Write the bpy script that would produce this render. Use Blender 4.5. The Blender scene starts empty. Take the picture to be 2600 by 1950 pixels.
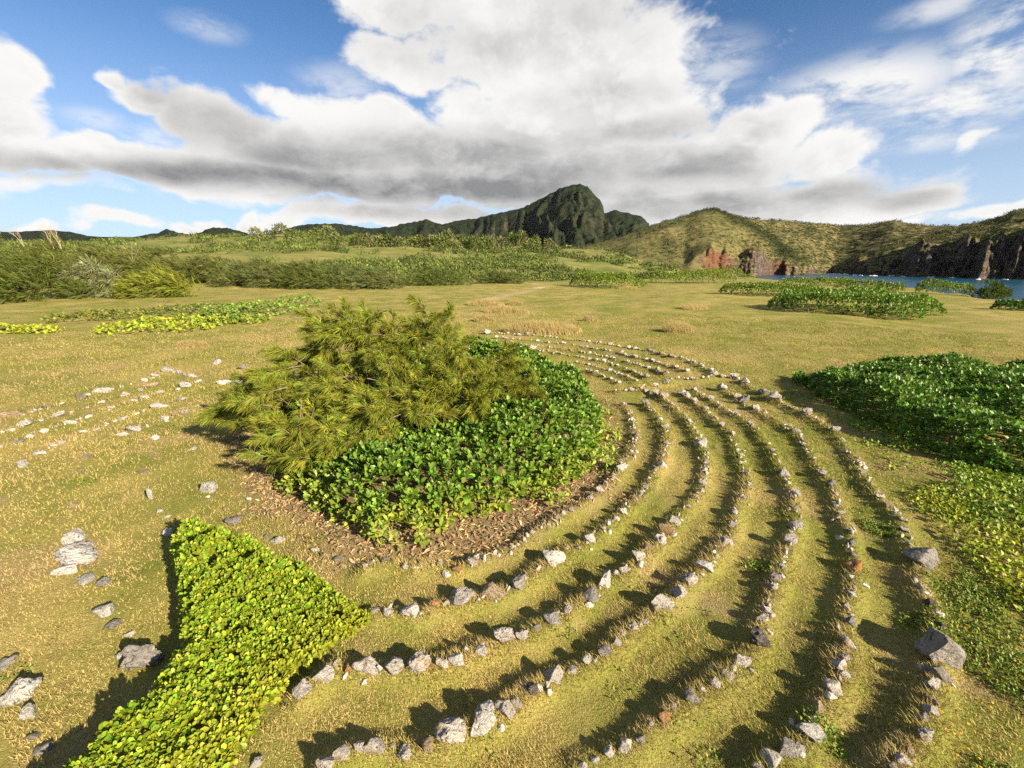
import bpy, bmesh, math, random
import numpy as np
from mathutils import Matrix, Vector

random.seed(7)
rng = np.random.default_rng(11)
scene = bpy.context.scene
COL = scene.collection

# ------------------------------------------------------------------ camera
F, HY, CAMZ = 1100.0, 655.0, 4.0            # focal length and horizon row (2600 px wide frame), eye height in metres
TH = math.atan((975 - HY) / F)
cam = bpy.data.cameras.new('camera')
cam.sensor_width = 36.0
cam.lens = 36.0 * F / 2600.0
cam.clip_start, cam.clip_end = 0.05, 40000
cam_ob = bpy.data.objects.new('camera', cam)
COL.objects.link(cam_ob)
cam_ob.location = (0, 0, CAMZ)
cam_ob.rotation_euler = (math.pi / 2 - TH, 0, 0)
scene.camera = cam_ob

# ------------------------------------------------------------------ exposure
scene.view_settings.view_transform = 'Standard'
scene.view_settings.look = 'None'
scene.view_settings.gamma = 1.0
scene.view_settings.exposure = 1.48
scene.cycles.use_denoising = False
scene.cycles.max_bounces = 5
scene.cycles.diffuse_bounces = 3
scene.cycles.transmission_bounces = 3
scene.cycles.glossy_bounces = 2
scene.cycles.volume_bounces = 0
scene.cycles.sample_clamp_indirect = 6

# ------------------------------------------------------------------ sun
SUN_EL = math.radians(25.0)
SUN_AZ = math.atan2(0.76, -0.65)            # measured from +Y towards +X: behind the camera, to its right
sd = Vector((math.sin(SUN_AZ) * math.cos(SUN_EL), math.cos(SUN_AZ) * math.cos(SUN_EL), math.sin(SUN_EL)))
sun = bpy.data.lights.new('sun', 'SUN')
sun.energy = 5.0
sun.angle = math.radians(0.53)
sun.color = (1.0, 0.85, 0.63)
sun_ob = bpy.data.objects.new('sun', sun)
COL.objects.link(sun_ob)
sun_ob.rotation_euler = (-sd).to_track_quat('-Z', 'Y').to_euler()
sun_ob.location = (60, -60, 60)


def pix(u, v):
    """direction (x/y, z/y) of a point of the 2212 px wide view"""
    du, dv = u * 1.17541 - 1300, v * 1.17541 - 975
    y = F * math.cos(TH) - dv * math.sin(TH)
    return du / y, -(F * math.sin(TH) + dv * math.cos(TH)) / y


def azel(u, v):
    a, b = pix(u, v)
    return math.degrees(math.atan(a)), math.degrees(math.atan2(b, math.hypot(1, a)))


def gp(u, v, z=0.0):
    """point at height z that lies on that direction from the eye"""
    a, b = pix(u, v)
    y = (z - CAMZ) / b
    return a * y, y


# ------------------------------------------------------------------ node helper
class NT:
    def __init__(self, tree):
        self.t = tree
        self.n = tree.nodes
        self.l = tree.links

    def new(self, kind, **kw):
        n = self.n.new(kind)
        for k, v in kw.items():
            if hasattr(n, k):
                setattr(n, k, v)
        return n

    def set(self, sock, v):
        if isinstance(v, bpy.types.NodeSocket):
            self.l.new(v, sock)
        elif v is not None:
            if hasattr(sock.default_value, '__len__') and not hasattr(v, '__len__'):
                v = [v] * len(sock.default_value)
            if hasattr(v, '__len__') and len(v) == 3 and len(sock.default_value) == 4:
                v = (*v, 1.0)
            sock.default_value = v

    def math(self, op, a, b=None, c=None, clamp=False):
        n = self.new('ShaderNodeMath', operation=op)
        n.use_clamp = clamp
        self.set(n.inputs[0], a)
        if b is not None:
            self.set(n.inputs[1], b)
        if c is not None:
            self.set(n.inputs[2], c)
        return n.outputs[0]

    def vmath(self, op, a, b=None, out=0):
        n = self.new('ShaderNodeVectorMath', operation=op)
        self.set(n.inputs[0], a)
        if b is not None:
            self.set(n.inputs[1], b)
        return n.outputs[out]

    def mix(self, fac, a, b, blend='MIX'):
        n = self.new('ShaderNodeMix', data_type='RGBA', blend_type=blend)
        self.set(n.inputs[0], fac)
        self.set(n.inputs[6], a)
        self.set(n.inputs[7], b)
        return n.outputs[2]

    def noise(self, vec, scale, detail=4, rough=0.55, dist=0.0, ntype=None):
        n = self.new('ShaderNodeTexNoise')
        if ntype:
            n.noise_type = ntype
        if vec is not None:
            self.l.new(vec, n.inputs['Vector'])
        n.inputs['Scale'].default_value = scale
        n.inputs['Detail'].default_value = detail
        n.inputs['Roughness'].default_value = rough
        n.inputs['Distortion'].default_value = dist
        return n.outputs['Fac']

    def ramp(self, fac, lo, hi, smooth=True, a=0.0, b=1.0):
        n = self.new('ShaderNodeMapRange', interpolation_type='SMOOTHSTEP' if smooth else 'LINEAR')
        self.set(n.inputs[0], fac)
        self.set(n.inputs[1], lo)
        self.set(n.inputs[2], hi)
        self.set(n.inputs[3], a)
        self.set(n.inputs[4], b)
        return n.outputs[0]


# ------------------------------------------------------------------ world: sky with cumulus clouds
world = bpy.data.worlds.new('World')
scene.world = world
world.use_nodes = True
w = NT(world.node_tree)
w.n.clear()
SKY_STRENGTH = 0.058
CLOUD_W = 6.1
sky = w.new('ShaderNodeTexSky', sky_type='NISHITA')
sky.sun_disc = False
sky.sun_elevation = SUN_EL
sky.sun_rotation = SUN_AZ
sky.altitude = 20
sky.air_density = 0.6
sky.dust_density = 0.25
sky.ozone_density = 5.0
tc = w.new('ShaderNodeTexCoord').outputs['Generated']
sx = w.new('ShaderNodeSeparateXYZ')
w.l.new(w.vmath('NORMALIZE', tc), sx.inputs[0])
R2D = 180 / math.pi
w_az = w.math('MULTIPLY', w.math('ARCTAN2', sx.outputs[0], sx.outputs[1]), R2D)
w_el = w.math('MULTIPLY', w.math('ARCSINE', sx.outputs[2]), R2D)
w_cb = w.new('ShaderNodeCombineXYZ')
w.l.new(w_az, w_cb.inputs[0])
w.l.new(w_el, w_cb.inputs[1])
ANG = w_cb.outputs[0]

# cloud masses as angular ellipses: centre (view px), half width, half height, weight
CLOUDS = [
    (1050, 360, 850, 90, 1.2), (560, 360, 330, 75, 1.15), (1350, 200, 330, 150, 1.15), (860, 130, 160, 110, 1.0), (960, 470, 420, 26, .95),
    (250, 330, 330, 80, 1.05), (150, 400, 260, 40, .7),
    (900, -20, 300, 130, 1.15), (1150, 60, 380, 210, 1.25), (1330, 130, 260, 170, 1.15), (1230, 270, 420, 150, 1.25), (1000, 230, 120, 90, .9),
    (760, 285, 190, 85, 1.1), (620, 250, 90, 60, .9), (640, 330, 200, 80, 1.1), (900, 340, 300, 90, 1.15), (1640, 300, 190, 95, 1.2), (1800, 335, 150, 75, 1.1), (1500, 350, 330, 100, 1.2),
    (1000, 395, 780, 62, 1.25), (1750, 415, 300, 52, 1.1), (1480, 430, 300, 52, 1.2), (1720, 452, 360, 36, 1.15), (820, 455, 300, 34, 1.05), (1960, 440, 160, 30, .8),
    (250, 145, 75, 36, .95), (330, 190, 110, 58, 1.0), (430, 245, 135, 75, 1.05), (500, 300, 130, 70, 1.05),
    (-40, 160, 150, 110, 1.2), (10, 250, 140, 90, 1.2), (60, 310, 190, 60, 1.1), (150, 345, 220, 52, 1.1), (1950, 420, 170, 42, 1.05), (330, 365, 230, 48, 1.05), (-150, 330, 220, 80, 1.0),
    (545, 455, 48, 42, 1.0), (470, 470, 60, 28, .9), (230, 480, 130, 26, .8), (760, 462, 230, 30, .95), (60, 492, 110, 24, .85), (420, 486, 120, 20, .75), (640, 474, 120, 26, .85),
    (2140, 470, 200, 30, .8), (1800, 478, 260, 26, .85), (2110, 318, 75, 32, .7), (1420, 470, 260, 30, .85), (1130, 470, 300, 40, .85),
]
WISPS = [(1870, 190, 260, 85, 1.1), (2160, 110, 150, 140, 1.2), (2060, 230, 250, 80, 1.1), (2000, 300, 260, 35, .7), (2040, 15, 150, 36, .75), (450, 60, 90, 36, .45),
         (740, 190, 110, 60, .6), (1540, 140, 120, 80, .65), (330, 300, 100, 40, .7), (210, 260, 90, 30, .6), (2200, 60, 100, 120, .8)]
SHADES = [(1150, 455, 600, 36, .7), (560, 385, 330, 45, .9), (1000, 410, 760, 50, 1.0), (380, 375, 260, 38, .85), (470, 275, 170, 80, .62), (350, 200, 90, 50, .5), (1440, 275, 180, 45, .5), (1780, 420, 300, 44, .6), (700, 340, 280, 60, .75),
          (1000, 330, 420, 65, .6), (1300, 215, 190, 60, .32), (1560, 345, 160, 36, .5), (60, 355, 260, 36, .7), (1950, 430, 160, 36, .5), (950, 100, 260, 100, .26), (1250, 390, 500, 80, .8),
          (1250, 40, 280, 90, .30), (1650, 290, 60, 30, .35), (1180, 470, 320, 40, .55), (1500, 445, 420, 45, .75)]


BRIGHT = [(740, 245, 200, 46, .8), (610, 225, 70, 42, .8), (1790, 275, 150, 62, .9), (1890, 330, 70, 36, .9), (235, 135, 70, 34, .9), (1220, 250, 190, 40, .4), (0, 150, 120, 110, .7), (1100, 30, 200, 60, .3),
          (1420, 120, 120, 90, .4), (545, 450, 50, 40, .9), (1480, 395, 260, 22, .3)]


def lobe_sum(tree, vec, lobes, power=1.0):
    acc = None
    for (u, v, hw, hh, wt) in lobes:
        a0, e0 = azel(u, v)
        a1, _ = azel(u + hw, v)
        a2, _ = azel(u - hw, v)
        _, e1 = azel(u, v - hh)
        _, e2 = azel(u, v + hh)
        ra, re = abs(a1 - a2) / 2, abs(e1 - e2) / 2
        d = tree.vmath('MULTIPLY_ADD', vec, (1 / ra, 1 / re, 0))
        d.node.inputs[2].default_value = (-a0 / ra, -e0 / re, 0)
        q = tree.vmath('LENGTH', d, out=1)
        s = tree.ramp(q, 0.15, 1.25, True, wt, 0.0)
        acc = s if acc is None else tree.math('MAXIMUM', acc, s)
    return acc


def density_group():
    g = bpy.data.node_groups.new('cloud_density', 'ShaderNodeTree')
    g.interface.new_socket('vec', in_out='INPUT', socket_type='NodeSocketVector')
    g.interface.new_socket('dens', in_out='OUTPUT', socket_type='NodeSocketFloat')
    g.interface.new_socket('relief', in_out='OUTPUT', socket_type='NodeSocketFloat')
    t = NT(g)
    gi, go = t.new('NodeGroupInput'), t.new('NodeGroupOutput')
    v = gi.outputs[0]
    # warp the outline
    wn = t.new('ShaderNodeTexNoise')
    t.l.new(v, wn.inputs['Vector'])
    wn.inputs['Scale'].default_value = 0.09
    wn.inputs['Detail'].default_value = 4
    wo = t.vmath('MULTIPLY', t.vmath('SUBTRACT', wn.outputs['Color'], (.5, .5, .5)), (13, 8, 0))
    vv = t.vmath('ADD', v, wo)
    body = lobe_sum(t, vv, CLOUDS)
    sv = t.vmath('MULTIPLY', v, (0.8, 1.25, 1))
    n1 = t.noise(sv, 0.16, 8, 0.61, 0.3)
    n2 = t.noise(sv, 0.6, 5, 0.6, 0.2)
    # generic clouds away from the modelled masses, the same broken cover going on all round
    az = t.new('ShaderNodeSeparateXYZ')
    t.l.new(v, az.inputs[0])
    away = t.ramp(t.math('ABSOLUTE', az.outputs[0]), 56, 75)
    high = t.ramp(az.outputs[1], 40, 58)
    out = t.math('MAXIMUM', away, high)
    gen = t.math('MULTIPLY', out, t.ramp(t.noise(sv, 0.045, 4, 0.5), 0.46, 0.62))
    gen = t.math('MULTIPLY', gen, t.ramp(az.outputs[1], -2, 3))
    body = t.math('MAXIMUM', body, gen)
    d = t.math('ADD', body, t.math('ADD', t.math('MULTIPLY', t.math('SUBTRACT', n1, 0.5), 1.5),
                                   t.math('MULTIPLY', t.math('SUBTRACT', n2, 0.5), 0.5)))
    t.l.new(d, go.inputs[0])
    t.l.new(t.math('ADD', t.math('MULTIPLY', n1, 1.5), t.math('MULTIPLY', n2, .35)), go.inputs[1])
    return g


dg = density_group()


def dens(vec):
    n = w.new('ShaderNodeGroup')
    n.node_tree = dg
    w.l.new(vec, n.inputs[0])
    return n.outputs[0], n.outputs[1]


D0, B0 = dens(ANG)
SV2 = w.vmath('MULTIPLY', w.vmath('ADD', ANG, (1.5, 1.8, 0)), (0.8, 1.25, 1))
D1 = w.math('ADD', w.math('MULTIPLY', w.noise(SV2, 0.16, 7, 0.61, 0.3), 1.5), w.math('MULTIPLY', w.noise(SV2, 0.6, 4, 0.6, 0.2), .35))
alpha = w.ramp(D0, 0.28, 0.76)
wisp_v = w.vmath('MULTIPLY', ANG, (0.55, 1.3, 1))
wispn = w.noise(wisp_v, 0.26, 8, 0.64, 0.2)
wisp = w.math('MULTIPLY', lobe_sum(w, ANG, WISPS), w.ramp(wispn, 0.33, 0.60))
wisp = w.math('MINIMUM', w.math('MULTIPLY', wisp, 0.9), .92)
alpha_all = w.math('MAXIMUM', alpha, wisp)
emb = w.math('SUBTRACT', B0, D1)                                       # > 0: thinner towards the sun = lit edge
lit = w.ramp(emb, -0.30, 0.35)
shade = lobe_sum(w, ANG, SHADES)
sn = w.noise(w.vmath('MULTIPLY', ANG, (0.7, 1.3, 1)), 0.13, 6, 0.55, 0.4)
shade = w.math('MULTIPLY', shade, w.ramp(sn, 0.25, 0.7, True, 0.6, 1.15))
thick = w.ramp(D0, 0.5, 1.4)
sh = w.math('ADD', w.math('MULTIPLY', shade, 0.88), w.math('MULTIPLY', w.math('MULTIPLY', thick, w.math('SUBTRACT', 1.0, lit)), 0.42))
sh = w.math('MULTIPLY', sh, w.ramp(D0, 0.28, 0.62))
sh = w.math('MULTIPLY', sh, w.math('SUBTRACT', 1.0, w.math('MULTIPLY', lobe_sum(w, ANG, BRIGHT), .9)))
sh = w.math('MINIMUM', sh, 1.0)
ccol = w.mix(sh, (CLOUD_W * 1.0, CLOUD_W * .985, CLOUD_W * .96, 1), (CLOUD_W * .29, CLOUD_W * .293, CLOUD_W * .30, 1))
skyc = w.mix(1.0, sky.outputs[0], (0.95, 1.10, 1.06, 1), 'MULTIPLY')
pale = w.math('MULTIPLY', w.ramp(w_el, -3, 24, True, 1.0, 0.0), .85)
skyc = w.mix(pale, skyc, (3.9, 4.5, 5.2, 1))
final = w.mix(alpha_all, skyc, ccol)
bg = w.new('ShaderNodeBackground')
w.l.new(final, bg.inputs[0])
bg.inputs[1].default_value = SKY_STRENGTH
wo = w.new('ShaderNodeOutputWorld')
w.l.new(bg.outputs[0], wo.inputs[0])
world.cycles.sampling_method = 'MANUAL'
world.cycles.sample_map_resolution = 512

# ------------------------------------------------------------------ numpy noise
_perm = np.random.default_rng(5).integers(0, 2 ** 31, 4096)


def _h(ix, iy, iz=0):
    return _perm[(ix * 73 + _perm[(iy * 37 + _perm[(iz * 11) & 4095]) & 4095]) & 4095] / 2 ** 31


def vnoise(x, y, z=None):
    x = np.asarray(x, float)
    y = np.asarray(y, float)
    ix, iy = np.floor(x).astype(np.int64), np.floor(y).astype(np.int64)
    fx, fy = x - ix, y - iy
    fx, fy = fx * fx * (3 - 2 * fx), fy * fy * (3 - 2 * fy)
    if z is None:
        a = _h(ix, iy) * (1 - fx) + _h(ix + 1, iy) * fx
        b = _h(ix, iy + 1) * (1 - fx) + _h(ix + 1, iy + 1) * fx
        return (a * (1 - fy) + b * fy) * 2 - 1
    z = np.asarray(z, float)
    iz = np.floor(z).astype(np.int64)
    fz = z - iz
    fz = fz * fz * (3 - 2 * fz)
    r = 0
    for k, wz in ((0, 1 - fz), (1, fz)):
        a = _h(ix, iy, iz + k) * (1 - fx) + _h(ix + 1, iy, iz + k) * fx
        b = _h(ix, iy + 1, iz + k) * (1 - fx) + _h(ix + 1, iy + 1, iz + k) * fx
        r = r + (a * (1 - fy) + b * fy) * wz
    return r * 2 - 1


def fbm(x, y, z=None, octv=4, gain=0.5, ridged=False):
    s, a, f = 0, 1.0, 1.0
    for k in range(octv):
        n = vnoise(x * f + 17.3 * k, y * f - 9.1 * k, None if z is None else z * f + 3.7 * k)
        if ridged:
            n = 1 - 2 * np.abs(n)
        s = s + a * n
        a *= gain
        f *= 2.03
    return s


def smooth(x, lo, hi):
    t = np.clip((np.asarray(x, float) - lo) / (hi - lo), 0, 1)
    return t * t * (3 - 2 * t)


# ------------------------------------------------------------------ mesh helpers
def mesh_np(name, verts, faces, cols=None, shade_smooth=False, extra=None):
    verts = np.ascontiguousarray(verts, np.float32)
    faces = np.ascontiguousarray(faces, np.int32)
    me = bpy.data.meshes.new(name)
    m, k = faces.shape
    me.vertices.add(len(verts))
    me.vertices.foreach_set('co', verts.ravel())
    me.loops.add(m * k)
    me.loops.foreach_set('vertex_index', faces.ravel())
    me.polygons.add(m)
    me.polygons.foreach_set('loop_start', np.arange(0, m * k, k, dtype=np.int32))
    if shade_smooth:
        me.polygons.foreach_set('use_smooth', np.ones(m, bool))
    for nm, c in ([('col', cols)] if cols is not None else []) + list((extra or {}).items()):
        at = me.attributes.new(nm, 'FLOAT_COLOR', 'POINT')
        c = np.asarray(c, np.float32)
        if c.shape[1] == 3:
            c = np.c_[c, np.ones(len(c), np.float32)]
        at.data.foreach_set('color', np.ascontiguousarray(c, np.float32).ravel())
    me.update(calc_edges=True)
    return me


def obj(name, me, material=None, parent=None, label=None, cat=None, group=None, kind=None, loc=None):
    o = bpy.data.objects.new(name, me)
    COL.objects.link(o)
    if material is not None and me is not None and not me.materials:
        me.materials.append(material)
    if parent is not None:
        o.parent = parent
    if loc is not None:
        o.location = loc
    for k, v in (('label', label), ('category', cat), ('group', group), ('kind', kind)):
        if v:
            o[k] = v
    return o


def unit(a):
    return a / np.maximum(np.linalg.norm(a, axis=-1, keepdims=True), 1e-9)


def stamp(tv, tf, o, A, N, L, cols=None):
    """copies of a template (x = side, y = along, z = normal) at origins o with axis A, normal N, lengths L (scalar or per axis)"""
    A = unit(A)
    N = unit(N - A * (N * A).sum(1, keepdims=True))
    S = np.cross(A, N)
    L = np.asarray(L, float)
    if L.ndim == 1:
        L = np.repeat(L[:, None], 3, 1)
    n, k = len(o), len(tv)
    v = o[:, None, :] + tv[None, :, 0:1] * (S * L[:, 0:1])[:, None] + tv[None, :, 1:2] * (A * L[:, 1:2])[:, None] + tv[None, :, 2:3] * (N * L[:, 2:3])[:, None]
    f = tf[None] + (np.arange(n) * k)[:, None, None]
    c = None if cols is None else np.repeat(cols, k, 0)
    return v.reshape(-1, 3), f.reshape(-1, tf.shape[1]), c


def cat_geo(parts):
    vs, fs, cs, off = [], [], [], 0
    for v, f, c in parts:
        vs.append(v)
        fs.append(f + off)
        cs.append(c)
        off += len(v)
    return np.vstack(vs), np.vstack(fs), (None if cs[0] is None else np.vstack(cs))


def tubes(paths, radii, sides=5, col=None):
    """joined tapered tubes; paths: list of (n,3) arrays, radii: list of (r0, r1)"""
    vs, fs, off = [], [], 0
    ang = np.arange(sides) * 2 * math.pi / sides
    for p, (r0, r1) in zip(paths, radii):
        p = np.asarray(p, float)
        d = unit(np.gradient(p, axis=0))
        ref = np.array([0.13, 0.21, 1.0]) if abs(d[0, 2]) < .8 else np.array([1.0, .2, .1])
        s = unit(np.cross(d, ref))
        t = np.cross(d, s)
        r = np.linspace(r0, r1, len(p))[:, None, None]
        ring = p[:, None] + r * (np.cos(ang)[None, :, None] * s[:, None] + np.sin(ang)[None, :, None] * t[:, None])
        vs.append(ring.reshape(-1, 3))
        i = np.arange(len(p) - 1)[:, None] * sides
        j = np.arange(sides)[None]
        q = np.stack([i + j, i + (j + 1) % sides, i + sides + (j + 1) % sides, i + sides + j], -1).reshape(-1, 4)
        fs.append(q + off)
        off += len(p) * sides
    return np.vstack(vs), np.vstack(fs)


def in_poly(P, poly):
    x, y = P[:, 0], P[:, 1]
    c = np.zeros(len(P), bool)
    n = len(poly)
    for i in range(n):
        x0, y0 = poly[i]
        x1, y1 = poly[(i + 1) % n]
        cond = ((y0 > y) != (y1 > y))
        with np.errstate(divide='ignore', invalid='ignore'):
            c ^= cond & (x < (x1 - x0) * (y - y0) / (y1 - y0 + 1e-12) + x0)
    return c


def seg_dist(P, poly, closed=True):
    d = np.full(len(P), 1e9)
    n = len(poly)
    for i in range(n if closed else n - 1):
        a, b = np.array(poly[i]), np.array(poly[(i + 1) % n])
        ab = b - a
        t = np.clip(((P - a) @ ab) / max(ab @ ab, 1e-9), 0, 1)
        d = np.minimum(d, np.hypot(*(P - a - t[:, None] * ab).T))
    return d


def ordinal(n):
    w1 = 'zeroth first second third fourth fifth sixth seventh eighth ninth tenth eleventh twelfth thirteenth fourteenth fifteenth sixteenth seventeenth eighteenth nineteenth twentieth'.split()
    if n <= 20:
        return w1[n]
    tens = {2: 'twenty', 3: 'thirty', 4: 'forty'}
    if n % 10 == 0:
        return {30: 'thirtieth', 40: 'fortieth'}[n]
    return tens[n // 10] + '-' + w1[n % 10]


# ------------------------------------------------------------------ materials
def material(name):
    m = bpy.data.materials.new(name)
    m.use_nodes = True
    t = NT(m.node_tree)
    t.n.clear()
    out = t.new('ShaderNodeOutputMaterial')
    b = t.new('ShaderNodeBsdfPrincipled')
    t.l.new(b.outputs[0], out.inputs[0])
    return m, t, b, out


def attr(t, name='col'):
    a = t.new('ShaderNodeAttribute')
    a.attribute_name = name
    return a.outputs['Color']


def foliage_mat(name, rough=0.45, spec=0.35, trans=0.25, tint=(1.0, 1.15, 0.45), var=0.0):
    m, t, b, out = material(name)
    c = attr(t)
    if var:
        oi = t.new('ShaderNodeObjectInfo')
        hs = t.new('ShaderNodeHueSaturation')
        t.l.new(c, hs.inputs['Color'])
        t.l.new(t.ramp(oi.outputs['Random'], 0, 1, False, 1 - var, 1 + var), hs.inputs['Value'])
        c = hs.outputs[0]
    t.l.new(c, b.inputs['Base Color'])
    b.inputs['Roughness'].default_value = rough
    b.inputs['Specular IOR Level'].default_value = spec
    if trans:
        tr = t.new('ShaderNodeBsdfTranslucent')
        t.l.new(t.mix(1.0, c, (*tint, 1), 'MULTIPLY'), tr.inputs[0])
        mx = t.new('ShaderNodeMixShader')
        mx.inputs[0].default_value = trans
        t.l.new(b.outputs[0], mx.inputs[1])
        t.l.new(tr.outputs[0], mx.inputs[2])
        t.l.new(mx.outputs[0], out.inputs[0])
    return m


M_GLOSSY = foliage_mat('naupaka_leaf', 0.42, 0.32, 0.25)
M_LEAF = foliage_mat('soft_leaf', 0.5, 0.3, 0.28)
M_NEEDLE = foliage_mat('ironwood_needle', 0.6, 0.2, 0.3, (1.0, 1.05, .5))
M_GRASS = foliage_mat('grass_blade', 0.7, 0.15, 0.28, (1.0, 1.0, .6))
M_FAR = foliage_mat('far_foliage', 0.7, 0.1, 0.15)


def bark_mat(name, c0, c1):
    m, t, b, out = material(name)
    co = t.new('ShaderNodeTexCoord').outputs['Object']
    n = t.noise(t.vmath('MULTIPLY', co, (1, 1, .25)), 22, 5, .65)
    t.l.new(t.mix(t.ramp(n, .3, .7), (*c0, 1), (*c1, 1)), b.inputs['Base Color'])
    b.inputs['Roughness'].default_value = .85
    bp = t.new('ShaderNodeBump')
    bp.inputs['Strength'].default_value = .5
    t.l.new(n, bp.inputs['Height'])
    t.l.new(bp.outputs[0], b.inputs['Normal'])
    return m


M_BARK = bark_mat('brown_bark', (.10, .07, .045), (.27, .20, .13))
M_TWIG = bark_mat('grey_twig', (.13, .095, .06), (.28, .21, .135))
M_DEAD = bark_mat('bleached_wood', (.22, .17, .12), (.40, .32, .24))
M_STEM = bark_mat('pale_stem', (.30, .22, .11), (.50, .40, .22))


def stone_mat(name, light, mid, dark, stain, stain_amt):
    m, t, b, out = material(name)
    co = t.new('ShaderNodeTexCoord').outputs['Object']
    oi = t.new('ShaderNodeObjectInfo')
    off = t.vmath('ADD', co, t.vmath('MULTIPLY', oi.outputs['Location'], (3.1, 2.3, 1.7)))
    n1 = t.noise(off, 2.2, 6, .62, .3)
    n2 = t.noise(off, 6.0, 5, .66, .5)
    n3 = t.noise(off, 1.3, 3, .5)
    c = t.mix(t.ramp(n1, .36, .62), (*mid, 1), (*light, 1))
    c = t.mix(t.ramp(n3, .62 - stain_amt, .86 - stain_amt), c, (*stain, 1))
    c = t.mix(t.ramp(n2, .47, .33), c, (*dark, 1))
    hs = t.new('ShaderNodeHueSaturation')
    t.l.new(c, hs.inputs['Color'])
    t.l.new(t.ramp(oi.outputs['Random'], 0, 1, False, .82, 1.12), hs.inputs['Value'])
    t.l.new(hs.outputs[0], b.inputs['Base Color'])
    b.inputs['Roughness'].default_value = .9
    b.inputs['Specular IOR Level'].default_value = .15
    bp = t.new('ShaderNodeBump')
    bp.inputs['Strength'].default_value = .7
    bp.inputs['Distance'].default_value = .22
    t.l.new(t.math('ADD', n2, t.math('MULTIPLY', n1, .6)), bp.inputs['Height'])
    t.l.new(bp.outputs[0], b.inputs['Normal'])
    return m


M_STONE = {
    'pale': stone_mat('pale_limestone', (.49, .455, .41), (.37, .335, .29), (.11, .07, .055), (.30, .22, .135), .10),
    'white': stone_mat('white_limestone', (.53, .505, .47), (.42, .40, .365), (.11, .10, .085), (.34, .28, .2), .04),
    'grey': stone_mat('grey_limestone', (.29, .27, .245), (.20, .183, .163), (.055, .048, .04), (.2, .16, .11), .04),
    'dark': stone_mat('dark_limestone', (.15, .13, .112), (.075, .063, .054), (.022, .019, .017), (.16, .13, .1), .0),
    'tan': stone_mat('tan_limestone', (.36, .29, .20), (.28, .205, .125), (.10, .07, .045), (.32, .19, .07), .12),
    'orange': stone_mat('orange_sandstone', (.36, .25, .15), (.31, .175, .07), (.12, .065, .03), (.38, .17, .045), .2),
}

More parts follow.
